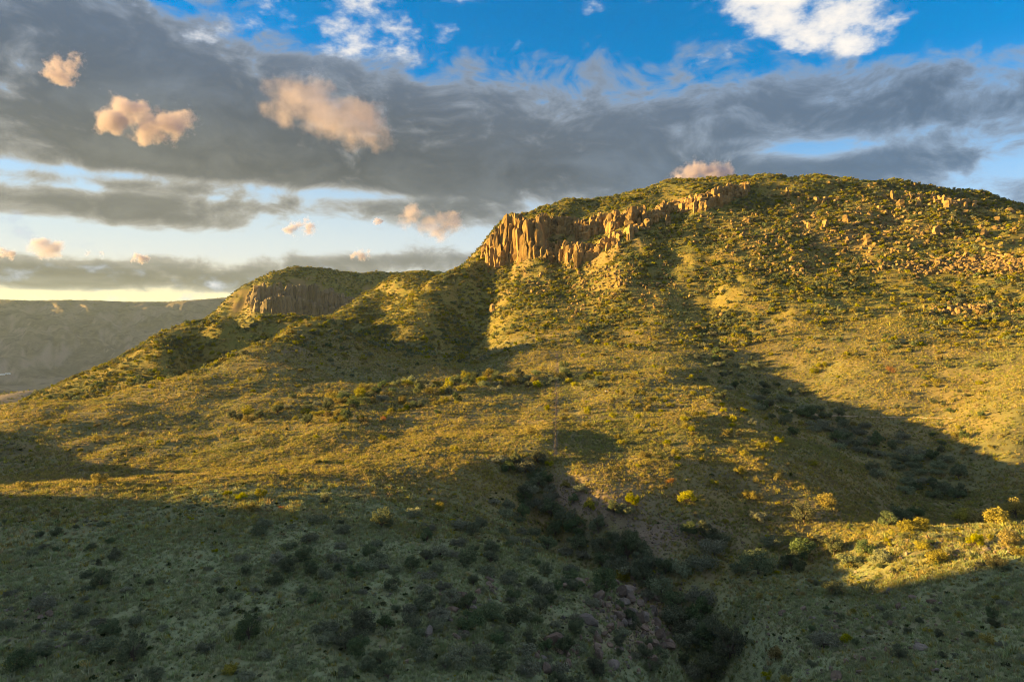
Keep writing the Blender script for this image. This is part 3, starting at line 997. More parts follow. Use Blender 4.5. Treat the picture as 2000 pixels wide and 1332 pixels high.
def quads(c, nrm, size, aspect, rg):
    """leaf-sized quads at centres c facing nrm"""
    n = len(c)
    t = rg.normal(size=(n, 3))
    t -= nrm * (t * nrm).sum(1)[:, None]
    t /= np.linalg.norm(t, axis=1)[:, None] + 1e-9
    b = np.cross(nrm, t)
    s = size[:, None]
    v = np.stack([c - t * s, c + b * s * aspect, c + t * s, c - b * s * aspect], 1).reshape(-1, 3)
    return v, np.arange(4 * n).reshape(n, 4)


def crown_mesh(seed, nleaf, leaf, mat, flat=0.75, lobes=9, spread=0.62, base=0.30, shag=0.10):
    """leafy crown of unit radius; uneven lobes with gaps, leaves mostly on the lobe skins"""
    rg = np.random.default_rng(seed)
    cen, rad = [], []
    for k in range(lobes):
        a = k / lobes * 6.28 + rg.uniform(-0.5, 0.5)
        q = rg.uniform(0.15, 1.0) ** 0.6 * spread
        cen.append((math.cos(a) * q, math.sin(a) * q, base + flat * rg.uniform(0.1, 0.8) * (1.15 - 0.6 * q)))
        rad.append(rg.uniform(0.15, 0.40))
    cen, rad = np.array(cen), np.array(rad)
    k = rg.choice(lobes, nleaf, p=rad ** 2 / (rad ** 2).sum())
    d = rg.normal(size=(nleaf, 3))
    d /= np.linalg.norm(d, axis=1)[:, None]
    r = rad[k] * (1 - np.abs(rg.normal(size=nleaf)) * 0.22 + rg.normal(size=nleaf) * shag)
    c = cen[k] + d * r[:, None] * np.array([1, 1, 0.85])
    c[:, 2] = np.maximum(c[:, 2], 0.05 + rg.uniform(0, 0.1, nleaf))
    nr = d * 0.8 + rg.normal(size=(nleaf, 3)) * 0.55
    nr /= np.linalg.norm(nr, axis=1)[:, None]
    v, f = quads(c, nr, leaf * rg.uniform(0.6, 1.35, nleaf), 0.62, rg)
    return mesh_np('crown', v, f, [mat]), cen


def stem_mesh(seed, cen, r0=0.05):
    """short trunk forking into a limb for every lobe of the crown"""
    rg = np.random.default_rng(seed)
    V, F = [], []

    def tube(p, q, ra, rb):
        p, q = np.array(p, float), np.array(q, float)
        ax = q - p
        ax /= np.linalg.norm(ax) + 1e-9
        u = np.cross(ax, (0.3, 0.9, 0.1))
        u /= np.linalg.norm(u)
        w = np.cross(ax, u)
        b = len(V)
        for pt, rr in ((p, ra), (q, rb)):
            for j in range(5):
                a = j / 5 * 6.283
                V.append(pt + (u * math.cos(a) + w * math.sin(a)) * rr)
        for j in range(5):
            F.append((b + j, b + (j + 1) % 5, b + 5 + (j + 1) % 5, b + 5 + j))

    fork = np.array([rg.uniform(-.04, .04), rg.uniform(-.04, .04), 0.24])
    tube((0, 0, -0.15), fork, r0, r0 * 0.75)
    for c in cen:
        mid = fork * 0.5 + np.array(c) * 0.5 + rg.normal(size=3) * 0.04
        tube(fork, mid, r0 * 0.55, r0 * 0.38)
        tube(mid, c, r0 * 0.38, r0 * 0.14)
    return mesh_np('stem', np.array(V), np.array(F), [M_BARK])


def spike_mesh(seed, nblade=130):
    """rosette of stiff narrow blades"""
    rg = np.random.default_rng(seed)
    V, F = [], []
    for i in range(nblade):
        a = rg.uniform(0, 6.283)
        e = math.asin(rg.uniform(0.02, 1.0))
        L = rg.uniform(0.75, 1.05)
        d = np.array([math.cos(a) * math.cos(e), math.sin(a) * math.cos(e), math.sin(e)])
        s = np.array([-math.sin(a), math.cos(a), 0]) * 0.045
        b = len(V)
        V += [np.array([0, 0, 0.08]) - s, np.array([0, 0, 0.08]) + s, d * L * 0.6 + s + (0, 0, .08), d * L * 0.6 - s + (0, 0, .08), d * L + (0, 0, 0.02)]
        F += [(b, b + 1, b + 2, b + 3), (b + 3, b + 2, b + 4, b + 4)]
    me = bpy.data.meshes.new('rosette')
    me.from_pydata([tuple(v) for v in V], [], [f if f[2] != f[3] else f[:3] for f in F])
    me.materials.append(M_SPIKE)
    return me


def tuft_mesh(seed, mat, nblade=16, wide=0.05):
    """grass tuft, unit height"""
    rg = np.random.default_rng(seed)
    V, F = [], []
    for i in range(nblade):
        a = rg.uniform(0, 6.283)
        lean = rg.uniform(0.05, 0.75)
        r = rg.uniform(0, 0.28)
        bx_, by_ = math.cos(a) * r, math.sin(a) * r
        a2 = a + rg.uniform(-0.6, 0.6)
        L = rg.uniform(0.55, 1.1)
        tx_, ty_, tz_ = bx_ + math.cos(a2) * lean * L, by_ + math.sin(a2) * lean * L, L * (1 - 0.35 * lean)
        w = rg.uniform(0, 3.14)
        sx_, sy_ = math.cos(w) * wide * 1.4, math.sin(w) * wide * 1.4
        b = len(V)
        V += [(bx_ - sx_, by_ - sy_, -0.1), (bx_ + sx_, by_ + sy_, -0.1), (tx_ + sx_ * .3, ty_ + sy_ * .3, tz_), (tx_ - sx_ * .3, ty_ - sy_ * .3, tz_)]
        F.append((b, b + 1, b + 2, b + 3))
    return mesh_np('tuft', np.array(V), np.array(F), [mat])


# ------------------------------------------------------------------ plant kinds
NEAR = {}
for kind, mat, n, leaf, kw in (
        ('sage', M_GREY, 1700, 0.052, dict(flat=0.7, lobes=15, spread=0.74, base=0.2)),
        ('bush', M_OLIVE, 1700, 0.052, dict(flat=0.9, lobes=14, spread=0.70, base=0.2)),
        ('oak', M_OAK, 3200, 0.045, dict(flat=1.15, lobes=18, spread=0.70, base=0.34)),
        ('rust', M_RUST, 700, 0.045, dict(flat=0.8, lobes=8, shag=0.2))):
    vs_ = []
    for i in range(5 if kind != 'rust' else 2):
        c, cen = crown_mesh(hash_seed := 1000 + 37 * i + 311 * len(NEAR), n, leaf, mat, **kw)
        vs_.append((c, stem_mesh(hash_seed, cen, 0.05 if kind != 'oak' else 0.07)))
    NEAR[kind] = vs_
SPIKES = [spike_mesh(50 + i) for i in range(3)]
FAR = []
for i in range(12):
    mat = (M_OLIVE, M_OAK, M_OLIVE, M_GREY)[i % 4]
    FAR.append(crown_mesh(3000 + i, 330, 0.115, mat, flat=0.85, lobes=7, base=0.25)[0])

prg = np.random.default_rng(23)
plants = []            # (x, y, z, radius, kind, tag)


def add_pix(px, py, wpx, kind, tag=''):
    """a plant whose foot stands at photograph pixel (px, py) and whose crown is wpx wide there"""
    p = cast(px, py)[0]
    if np.isnan(p[0]):
        return
    plants.append((p[0], p[1], p[2], wpx * 0.5 / FPX * p[1], kind, tag))


def along(line, n, jx, jy, w0, w1, kinds, tag):
    ln = np.array(line, float)
    seg = np.r_[0, np.cumsum(np.linalg.norm(np.diff(ln, axis=0), axis=1))]
    for t in np.sort(prg.uniform(0, seg[-1], n)):
        x = np.interp(t, seg, ln[:, 0]) + prg.normal() * jx
        y = np.interp(t, seg, ln[:, 1]) + prg.normal() * jy
        s = t / seg[-1]
        add_pix(x, y, (w0 + (w1 - w0) * s) * prg.uniform(0.7, 1.3), kinds[int(prg.integers(len(kinds)))], tag)


# plants one can pick out in the photograph
for a in [(1480, 1122, 78, 'oak'), (1566, 1095, 60, 'oak'), (1545, 1112, 48, 'oak'), (1440, 1120, 40, 'sage'), (1378, 1058, 58, 'oak'), (1345, 1050, 46, 'oak'), (1395, 1085, 60, 'sage'), (1370, 1115, 70, 'sage'), (1410, 1068, 44, 'oak'),
          (1330, 1128, 60, 'sage'), (1300, 1122, 44, 'oak'), (1660, 1105, 55, 'sage'), (1630, 1085, 45, 'oak'), (1690, 1085, 40, 'oak'), (1720, 1100, 50, 'sage'), (1600, 1060, 34, 'sage'), (1510, 1068, 44, 'sage'), (1570, 1022, 60, 'oak'), (1480, 1020, 40, 'sage'),
          (1735, 1030, 44, 'oak'), (1762, 1025, 46, 'oak'), (1790, 1015, 40, 'oak'), (1845, 968, 40, 'oak'), (1822, 958, 34, 'oak'), (1870, 975, 40, 'oak'),
          (1888, 1018, 50, 'bush'), (1915, 1024, 56, 'bush'), (1945, 1026, 60, 'bush'), (1985, 1014, 60, 'bush'), (1800, 1036, 46, 'bush'), (1770, 1040, 40, 'bush'), (1830, 1102, 48, 'bush'), (1800, 1075, 44, 'bush'), (1945, 1108, 46, 'bush'), (1905, 1068, 40, 'bush'), (1970, 1068, 50, 'bush'), (1990, 1085, 40, 'bush'),
          (1615, 988, 46, 'bush'), (1464, 975, 36, 'bush'), (1482, 978, 22, 'bush'), (1340, 985, 40, 'bush'), (1310, 948, 26, 'rust'), (1445, 928, 28, 'bush'), (1395, 946, 22, 'bush'), (1490, 876, 26, 'bush'), (1522, 866, 22, 'bush'), (1737, 730, 26, 'rust'), (1590, 730, 24, 'bush'), (1605, 718, 24, 'bush'),
          (1235, 985, 34, 'bush'), (1225, 1005, 44, 'sage'), (1200, 1008, 36, 'oak'), (1152, 1000, 34, 'bush'), (1168, 1042, 48, 'oak'), (1120, 985, 30, 'oak'), (1135, 965, 38, 'sage'), (1105, 955, 26, 'bush'), (1195, 1065, 34, 'oak'), (1245, 1062, 18, 'oak'),
          (195, 944, 34, 'bush'), (45, 955, 26, 'bush'), (135, 948, 20, 'bush'), (155, 978, 20, 'bush'), (110, 1000, 16, 'bush'), (108, 1008, 18, 'bush'), (275, 935, 18, 'sage'), (490, 998, 32, 'bush'), (550, 995, 16, 'rust'), (445, 970, 22, 'bush'), (470, 975, 26, 'bush'), (510, 975, 30, 'bush'), (570, 978, 28, 'sage'), (635, 975, 22, 'sage'), (700, 975, 26, 'sage'), (400, 980, 14, 'bush'),
          (620, 1022, 44, 'sage'), (565, 1072, 34, 'sage'), (560, 1115, 26, 'oak'), (505, 1045, 40, 'sage'), (585, 1100, 26, 'oak'), (635, 1132, 40, 'sage'), (110, 1048, 26, 'oak'), (80, 1050, 22, 'oak'), (65, 1085, 28, 'sage'), (215, 1062, 22, 'oak'), (200, 1145, 44, 'oak'), (80, 1190, 50, 'sage'), (20, 1165, 30, 'sage'), (15, 1230, 40, 'sage'), (200, 1275, 66, 'sage'), (262, 1292, 66, 'oak'), (155, 1205, 44, 'sage'), (215, 1245, 50, 'oak'), (90, 1270, 44, 'sage'), (40, 1310, 60, 'oak'), (305, 1325, 40, 'sage'), (400, 1275, 44, 'sage'), (450, 1320, 40, 'bush'), (480, 1330, 44, 'sage'),
          (745, 1032, 50, 'oak'), (735, 1068, 36, 'sage'), (833, 1058, 34, 'oak'), (810, 1010, 40, 'sage'), (860, 1000, 30, 'bush'), (900, 1035, 44, 'sage'), (925, 1045, 36, 'oak'), (740, 1100, 44, 'sage'), (860, 1090, 50, 'sage'), (965, 985, 30, 'sage'), (940, 1035, 34, 'oak'), (1500, 1325, 30, 'bush'), (1515, 1290, 44, 'bush'), (1610, 1265, 70, 'sage'), (1400, 1255, 60, 'oak'), (1625, 1160, 50, 'oak'), (1560, 1120, 36, 'oak'),
          (675, 1268, 56, 'oak'), (650, 1235, 40, 'sage'), (695, 1245, 46, 'sage'), (920, 1235, 60, 'oak'), (960, 1205, 50, 'sage'), (1180, 1160, 66, 'oak'), (1215, 1135, 44, 'bush'), (1255, 1120, 40, 'sage'), (1060, 1160, 52, 'sage'), (1240, 1230, 36, 'oak'), (1290, 1285, 40, 'sage')]:
    add_pix(*a, tag='pick')
for a in [(535, 1105, 14), (445, 1155, 14), (675, 1160, 12), (240, 1170, 16), (190, 1180, 18), (500, 1195, 20), (545, 1180, 16), (230, 1085, 12), (155, 1068, 12), (165, 1078, 12), (615, 1235, 12), (260, 1040, 12), (330, 1105, 14), (185, 1120, 12), (60, 1110, 16), (15, 1120, 14), (840, 1105, 16), (890, 1010, 12),
          (1080, 1100, 16), (1670, 1110, 22), (1920, 1230, 20), (1870, 1200, 16), (1925, 1320, 14), (1545, 930, 14), (1580, 905, 9), (1440, 800, 10), (1670, 985, 14), (380, 885, 14), (470, 885, 10), (560, 840, 12), (775, 870, 8), (275, 880, 14), (40, 880, 12), (420, 1040, 12), (720, 1150, 14)]:
    add_pix(*a, 'spike', 'pick')
along([(1015, 905), (1045, 930), (1050, 965), (1075, 1005), (1095, 1030)], 60, 14, 10, 34, 46, ['oak', 'oak', 'sage'], 'head')
along([(1000, 918), (1030, 900), (1070, 905)], 9, 8, 4, 24, 24, ['bush'], 'lip')
along([(1095, 1035), (1170, 1085), (1230, 1110), (1290, 1160)], 64, 20, 13, 42, 56, ['oak', 'sage', 'oak'], 'gully')
along([(1290, 1160), (1330, 1190), (1350, 1225), (1385, 1275), (1415, 1330)], 52, 20, 16, 56, 72, ['oak', 'oak', 'oak', 'sage'], 'gully')
along([(1000, 1000), (1080, 1060), (1140, 1110)], 16, 30, 12, 32, 40, ['sage', 'oak'], 'bank')
along([(560, 800), (700, 782), (800, 768), (900, 755), (1000, 748), (1100, 742), (1180, 748)], 130, 14, 8, 27, 21, ['bush', 'sage', 'bush', 'oak'], 'hedge')
along([(430, 815), (530, 820), (620, 815), (720, 815), (830, 795), (900, 780)], 44, 14, 8, 26, 20, ['bush', 'bush', 'oak'], 'hedge')
add_pix(748, 824, 18, 'rust', 'hedge')
along([(1395, 625), (1405, 680), (1450, 750), (1520, 800), (1600, 830), (1700, 865), (1780, 910), (1830, 950)], 200, 36, 14, 17, 30, ['sage', 'oak', 'sage'], 'valley')
along([(1480, 720), (1490, 660), (1440, 640)], 26, 20, 14, 13, 13, ['sage', 'oak'], 'valley')

# plants strewn over the rest by soft patches: (px, py, sw, sh, weight), count, size in metres, kinds
STREWN = [
    ([(850, 1230, 260, 90, 4), (1050, 1190, 130, 70, 2), (650, 1120, 140, 60, 1), (1100, 1300, 160, 40, 2), (950, 1080, 150, 50, 2)], 230, (1.2, 3.2), ['sage', 'sage', 'oak', 'oak', 'sage'], 'slope'),
    ([(150, 1240, 200, 70, 2), (350, 1130, 260, 90, 1.2), (120, 1060, 140, 50, 1), (500, 1000, 300, 30, 1)], 75, (0.7, 2.0), ['sage', 'oak', 'sage'], 'slope'),
    ([(1650, 1220, 220, 90, 3), (1900, 1200, 130, 90, 2), (1850, 1060, 120, 30, 2)], 110, (0.7, 1.8), ['sage', 'oak', 'sage', 'bush'], 'knoll'),
    ([(1330, 790, 100, 60, 3), (1250, 720, 120, 40, 2), (1420, 860, 130, 60, 1.2), (1150, 790, 120, 50, 1)], 230, (1.2, 3.2), ['bush'], 'meadow'),
    ([(1700, 700, 150, 60, 1), (1900, 720, 110, 80, 1.5), (1850, 830, 90, 70, 0.8)], 120, (1.2, 3.0), ['bush', 'bush', 'oak'], 'meadow'),
    ([(700, 720, 200, 30, 2), (450, 760, 200, 30, 2), (300, 850, 260, 40, 0.7), (900, 700, 150, 25, 1.2), (750, 880, 250, 40, 0.3)], 240, (1.1, 3.0), ['bush', 'bush', 'sage'], 'meadow'),
    ([(1500, 1040, 150, 40, 1), (1400, 960, 200, 60, 1)], 26, (0.6, 1.6), ['sage', 'bush'], 'meadow'),
]
for items, n, (s0, s1), kinds, tag in STREWN:
    x, y = scatter_pix(n, items, prg)
    for p in cast(x, y):
        if not np.isnan(p[0]) and p[1] < 420:
            plants.append((p[0], p[1], p[2], prg.uniform(s0, s1) * 0.5, kinds[int(prg.integers(len(kinds)))], tag))

# thin out plants that grow into each other, biggest first
plants.sort(key=lambda p: -p[3])
kept = []
kx = np.zeros((len(plants), 3))
for p in plants:
    n = len(kept)
    if n and p[5] not in ('pick',):
        d = np.hypot(kx[:n, 0] - p[0], kx[:n, 1] - p[1])
        if (d < (0.42 if p[5] in ('head', 'gully', 'bank') else 0.62) * (kx[:n, 2] + p[3])).any():
            continue
    kx[n] = (p[0], p[1], p[3])
    kept.append(p)
plants = kept
print('plants', len(plants))

# ------------------------------------------------------------------ boulders
bl = []
for items, n, (s0, s1) in (
        ([(1250, 1190, 60, 55, 3), (1190, 1170, 45, 35, 1.5), (1290, 1250, 40, 40, 2), (1160, 1240, 50, 40, 1.2), (1230, 1280, 60, 30, 1)], 250, (0.7, 2.1)),
        ([(930, 1165, 60, 25, 1), (880, 1210, 60, 30, 1), (960, 1150, 25, 12, .8), (1080, 1290, 60, 30, 1), (800, 1260, 100, 40, .6), (1130, 1150, 50, 25, .8)], 80, (0.5, 1.5)),
        ([(70, 1215, 90, 30, 1), (120, 1200, 40, 20, 1), (30, 1290, 60, 30, .6)], 22, (0.35, 1.0)),
        ([(1680, 1260, 90, 50, 2), (1780, 1170, 110, 40, 1.4), (1900, 1075, 90, 20, 1.6), (1560, 1180, 70, 40, .8), (1620, 1310, 80, 30, 1.4), (1720, 1090, 60, 14, .7)], 90, (0.35, 1.2))):
    x, y = scatter_pix(n, items, prg)
    for p in cast(x, y):
        if not np.isnan(p[0]) and p[1] < 140:
            bl.append((p[0], p[1], p[2], s0 * 0.7 + (s1 - s0) * prg.random() ** 2.6))
bl.sort(key=lambda b: -b[3])
kept = []
for b in bl:
    if all((b[0] - c[0]) ** 2 + (b[1] - c[1]) ** 2 > (0.36 * (b[3] + c[3])) ** 2 for c in kept):
        kept.append(b)
boulders = kept[:290]
BMESH = [boulder_mesh(i, M_BOULDER) for i in range(9)] + [boulder_mesh(20 + i, M_PALE) for i in range(3)]


def region(px, py):
    """where a thing stands, in words one can check in the picture"""
    if px > 1740 and 985 < py < 1115:
        return 'sunlit knoll'
    if px > 1440 and py > 1110:
        return 'stony slope past the gully'
    if px > 1120 and py > 1120:
        return 'rocky gully bank'
    if py > 1130 and px > 620:
        return 'brushy foot of the slope'
    if py > 960 and px < 1000:
        return 'shaded near slope'
    if py > 1000:
        return 'pale eroded bank'
    return 'meadow'


br = np.random.default_rng(3)
for (x, y, z, s) in boulders:
    mi = int(br.integers(len(BMESH)))
    px, py = to_pix(np.array([x]), np.array([y]), np.array([z]))
    size = 'large' if s > 1.15 else ('knee high' if s > 0.75 else ('small' if s > 0.45 else 'tiny'))
    nbs = [p for p in plants if (p[0] - x) ** 2 + (p[1] - y) ** 2 < (p[3] + 0.6 + 0.5 * s) ** 2]
    nbb = sum(1 for b in boulders if 0 < (b[0] - x) ** 2 + (b[1] - y) ** 2 < (0.55 * (b[3] + s) + 0.3) ** 2)
    zq = br.uniform(0.7, 1.35)
    form = 'flat ' if zq < 0.9 else ('upright ' if zq > 1.15 else '')
    side = (' against a ' + {'sage': 'grey shrub', 'bush': 'bush', 'oak': 'dark oak', 'rust': 'dry bush', 'spike': 'rosette plant'}[nbs[0][4]] if nbs else '') + (' in a rock pile' if nbb >= 3 else (' touching rock' if nbb else ' lying alone' if not nbs else ''))
    tone = 'pale grey' if mi >= 9 else 'brown'
    o = add_ob('boulder', BMESH[mi], label=' '.join(('%s %s%s boulder on the %s%s' % (size, form, tone, region(px[0], py[0]), side)).split()[:16]), category='boulder', group='loose boulders in the near brush')
    o.location = (x, y, z - 0.11 * s)
    o.scale = (s, s * br.uniform(0.8, 1.2), s * zq)
    o.rotation_euler = (br.uniform(-.25, .25), br.uniform(-.25, .25), br.uniform(0, 6.28))

# ------------------------------------------------------------------ single plants: the ones that show largest
NAMES = {'sage': ('sagebrush', 'shrub', 'grey green'), 'bush': ('bush', 'bush', 'yellow green'), 'oak': ('oak_tree', 'tree', 'dark green'), 'rust': ('dry_bush', 'bush', 'rust coloured'), 'spike': ('sotol', 'sotol', 'dark')}
WHERE = {'head': 'at the gully head', 'lip': 'on the sunlit gully lip', 'gully': 'in the wooded gully', 'bank': 'along the gully rim', 'hedge': 'in the meadow hedge band',
         'valley': 'along the shaded draw', 'slope': 'on the shaded near slope', 'knoll': 'on the stony knoll', 'meadow': 'on open meadow'}
plants.sort(key=lambda p: -p[3] / p[1])
count = {}
rest = []
bxy = np.array([(b[0], b[1], b[3]) for b in boulders])
P = np.array([(p[0], p[1], p[3]) for p in plants])
PK = [p[4] for p in plants]
SHORT = {'sage': 'grey shrub', 'bush': 'yellow green bush', 'oak': 'dark oak', 'rust': 'rust coloured bush', 'spike': 'spiky rosette'}


def neighbours(i):
    """what stands beside plant i, in words"""
    d = np.hypot(P[:, 0] - P[i, 0], P[:, 1] - P[i, 1]) - P[:, 2] - P[i, 2]
    d[i] = 1e9
    nb = [PK[j] for j in np.argsort(d)[:3] if d[j] < 0.9]
    rock = (np.hypot(bxy[:, 0] - P[i, 0], bxy[:, 1] - P[i, 1]) < P[i, 2] + 0.8).any()
    if rock and nb:
        return ' between boulders and a ' + SHORT[nb[0]]
    if rock:
        return ' beside boulders'
    if len(nb) >= 3:
        return ' among crowded plants' if len(set(nb)) > 1 else ' amid %ss' % SHORT[nb[0]].replace('bush', 'bushe').replace('rosette', 'rosette')
    if len(nb) == 2:
        return ' between a %s and a %s' % (SHORT[nb[0]], SHORT[nb[1]]) if nb[0] != nb[1] else ' next to two %ss' % SHORT[nb[0]].replace('bush', 'bushe')
    if nb:
        return ' touching a ' + SHORT[nb[0]]
    if d.min() > 9:
        return ' far from any other plant'
    j = int(np.argmin(d))
    near = 'a few steps' if d.min() < 2.0 else ('several steps' if d.min() < 4.5 else 'well away')
    return ' %s from a %s' % (near, ('bigger ' if P[j, 2] > 1.3 * P[i, 2] else 'smaller ' if P[j, 2] < 0.75 * P[i, 2] else '') + SHORT[PK[j]])


for i, (x, y, z, r, kind, tag) in enumerate(plants):
    wpx = 2 * r / y * FPX
    count[kind] = count.get(kind, 0)
    if wpx < 10 or count[kind] >= 295:
        rest.append((x, y, z, r, kind))
        continue
    count[kind] += 1
    px, py = to_pix(np.array([x]), np.array([y]), np.array([z]))
    nm, cat, tone = NAMES[kind]
    where = WHERE.get(tag) or ('on the ' + region(px[0], py[0]))
    size = 'big' if r > 1.75 else ('small' if r < 0.65 else ('low' if r < 0.95 else ('middling' if r < 1.35 else 'sizeable')))
    zs = prg.uniform(0.78, 1.32)
    form = 'squat ' if zs < 0.92 else ('tall ' if zs > 1.17 else '')
    shape = {'sage': 'shrub', 'bush': 'bush', 'oak': 'oak' if r > 1.2 else 'scrub oak', 'rust': 'dry bush', 'spike': 'rosette plant'}[kind]
    lab = '%s %s%s %s %s%s' % (size, form, tone, shape, where, neighbours(i))
    lab = ' '.join(lab.split()[:16])
    grp = {'sage': 'grey green shrubs', 'bush': 'yellow green bushes', 'oak': 'dark green scrub oaks', 'rust': 'rust coloured dry bushes', 'spike': 'spiky rosette plants'}[kind]
    if kind == 'spike':
        t = add_ob(nm, SPIKES[int(prg.integers(3))], label=lab, category=cat, group=grp)
        t.location = (x, y, z - 0.03)
        t.scale = (r, r, r * zs)
        t.rotation_euler = (0, 0, prg.uniform(0, 6.28))
        continue
    t = add_ob(nm, None, label=lab, category=cat, group=grp)
    t.location = (x, y, z - 0.04)
    t.rotation_euler = (0, 0, prg.uniform(0, 6.28))
    t.scale = (r, r * prg.uniform(0.85, 1.15), r * zs)
    c, s = NEAR[kind][int(prg.integers(len(NEAR[kind])))]
    add_ob('crown', c, t)
    add_ob('trunk' if kind == 'oak' else 'stem', s, t)
print('single plants', count, 'rest', len(rest))

# ------------------------------------------------------------------ brush that covers the mountain and hills: one mass
far_pts, far_r = [(p[0], p[1], p[2]) for p in rest], [p[3] for p in rest]
frg = np.random.default_rng(77)


def cover(n, u0, u1, r0, r1):
    """random ground points, even per square metre, in a sector"""
    a = frg.uniform(u0, u1, n)
    r = np.sqrt(frg.uniform(r0 * r0, r1 * r1, n))
    return r * np.sin(a), r * np.cos(a)


x, y = cover(250000, -0.68, 0.68, 285, 900)
z = ground(x, y)
px, py = to_pix(x, y, z)
foot = np.interp(px, [-400, 80, 200, 320, 450, 560, 690, 850, 1000, 1200, 1300, 1400, 1550, 1750, 2000, 2400],
                 [290, 275, 285, 300, 320, 335, 350, 380, 390, 350, 340, 340, 330, 290, 280, 280])
rho = sstep(y, foot - 20, foot + 70) * 0.62
cl = fbm(x / 26, y / 40, 3, 5) + 0.6 * fbm(x / 9, y / 9, 2, 6)
rho = rho * (0.20 + 1.2 * sstep(cl, -0.3, 0.5))
rho = rho * (1 - 0.85 * np.clip(sum(np.exp(-((px - a) / sw) ** 2 - ((py - b) / sh) ** 2) for a, b, sw, sh in ((1720, 640, 130, 50), (1890, 522, 120, 13), (1250, 560, 90, 18), (1400, 505, 70, 12), (1330, 590, 80, 30))), 0, 1))
ok = frg.random(len(x)) < rho
x, y, z = x[ok], y[ok], z[ok]
far_pts += list(zip(x, y, z))
far_r += list(0.5 + 1.9 * frg.random(len(x)) ** 2.2)
# second hill
x, y = frg.uniform(-740, 0, 16000), frg.uniform(1150, 1500, 16000)
z = hill_z(x, y)
zs = hill_z(x, y - 4)
ok = (np.abs(z - zs) / 4 < 1.0)
far_pts += list(zip(x[ok], y[ok], z[ok]))
far_r += list(frg.uniform(1.2, 3.0, ok.sum()))
# valley lip
x, y = cover(5200, -0.75, -0.25, 620, 2100)
z = far_z(x, y)
far_pts += list(zip(x, y, z))
far_r += list(frg.uniform(1.5, 3.4, len(x)))
# mesa rim
a = frg.uniform(-0.72, -0.3, 900)
r = frg.uniform(5650, 6000, 900)
x, y = r * np.sin(a), r * np.cos(a)
far_pts += list(zip(x, y, far_z(x, y)))
far_r += list(frg.uniform(2.5, 5, 900))
fp, fr = np.array(far_pts), np.array(far_r)
n = len(fp)
print('brush', n)
scatter('brush', FAR, fp - np.array([0, 0, 0.1]), np.stack([fr, fr, fr * frg.uniform(0.8, 1.35, n)], 1), np.stack([np.zeros(n), np.zeros(n), frg.uniform(0, 6.28, n)], 1), frg.integers(0, len(FAR), n),
        kind='stuff', label='dense scrub covering the mountain, spurs and distant slopes', category='brush')

# ------------------------------------------------------------------ knee-high undergrowth between the single plants
ux, uy, us = [], [], []
for n, r0, r1, s0, s1 in ((9000, 48, 140, 0.18, 0.50), (9000, 130, 390, 0.25, 0.75)):
    x, y = cover(n, -0.66, 0.66, r0, r1)
    cl = fbm(x / 16, y / 16, 3, 15)
    keep = frg.random(n) < 0.12 + 0.75 * sstep(cl, -0.2, 0.5)
    ux.append(x[keep])
    uy.append(y[keep])
    us.append(s0 + (s1 - s0) * frg.random(keep.sum()) ** 1.8)
ux, uy, us = np.concatenate(ux), np.concatenate(uy), np.concatenate(us)
n = len(ux)
LOW = [crown_mesh(4000 + i, 130, 0.17, (M_GREY, M_OLIVE, M_SPIKE, M_OLIVE, M_GRASSG)[i % 5], flat=0.55, lobes=6, base=0.15, shag=0.2)[0] for i in range(10)]
scatter('undergrowth', LOW, np.stack([ux, uy, ground(ux, uy) - 0.02], 1), np.stack([us, us, us * frg.uniform(0.6, 1.3, n)], 1), np.stack([np.zeros(n), np.zeros(n), frg.uniform(0, 6.28, n)], 1), np.where(frg.random(n) < 0.8 * shade_lift_at(ux, uy), frg.choice([0, 2, 5, 7], n), frg.integers(0, 10, n)),
        kind='stuff', label='knee high undergrowth between the shrubs and across the meadow', category='undergrowth')

# ------------------------------------------------------------------ grass
TUFT = [tuft_mesh(10 + i, M_GRASS) for i in range(4)] + [tuft_mesh(20 + i, M_GRASSG) for i in range(3)] + [tuft_mesh(30 + i, M_SHADE_LIFT) for i in range(3)]
gx, gy, gs = [], [], []
for n, r0, r1, s0, s1 in ((100000, 50, 110, 0.14, 0.40), (140000, 105, 200, 0.20, 0.48), (140000, 195, 400, 0.28, 0.66), (60000, 380, 640, 0.5, 1.0)):
    x, y = cover(n, -0.66, 0.66, r0, r1)
    cl = fbm(x / 9, y / 9, 3, 8)
    keep = frg.random(n) < 0.35 + 0.65 * sstep(cl, -0.4, 0.3)
    gx.append(x[keep])
    gy.append(y[keep])
    gs.append(frg.uniform(s0, s1, keep.sum()) * (1 + 0.9 * (frg.random(keep.sum()) < 0.06)))
gx, gy, gs = np.concatenate(gx), np.concatenate(gy), np.concatenate(gs)
gz = ground(gx, gy)
px, py = to_pix(gx, gy, gz)
bare = sum(np.exp(-((px - a) / sw) ** 2 - ((py - b) / sh) ** 2) * k for a, b, sw, sh, k in ((1110, 960, 60, 40, .5), (1200, 985, 90, 35, .55), (1330, 1040, 120, 30, .5), (1250, 1080, 60, 40, .4), (1240, 1200, 90, 60, .5), (1890, 522, 110, 14, 1)))
bare = bare + 0.85 * np.exp(-((gx - np.interp(gy, FENCE_XY[:, 1], FENCE_XY[:, 0])) / 0.8) ** 2) * (gy > FENCE_XY[0, 1]) * (gy < FENCE_XY[1, 1])
keep = frg.random(len(gx)) > bare
gx, gy, gz, gs, px, py = gx[keep], gy[keep], gz[keep], gs[keep], px[keep], py[keep]
n = len(gx)
print('tufts', n)
green = frg.random(n) < np.clip(0.30 + 0.5 * fbm(gx / 40, gy / 40, 2, 91) + 0.25 * (py > 960) + 0.22 * ((px > 1085) & (py > 690) & (py < 900)), 0.05, 0.9)
wh = np.where(green, frg.integers(4, 7, n), frg.integers(0, 4, n))
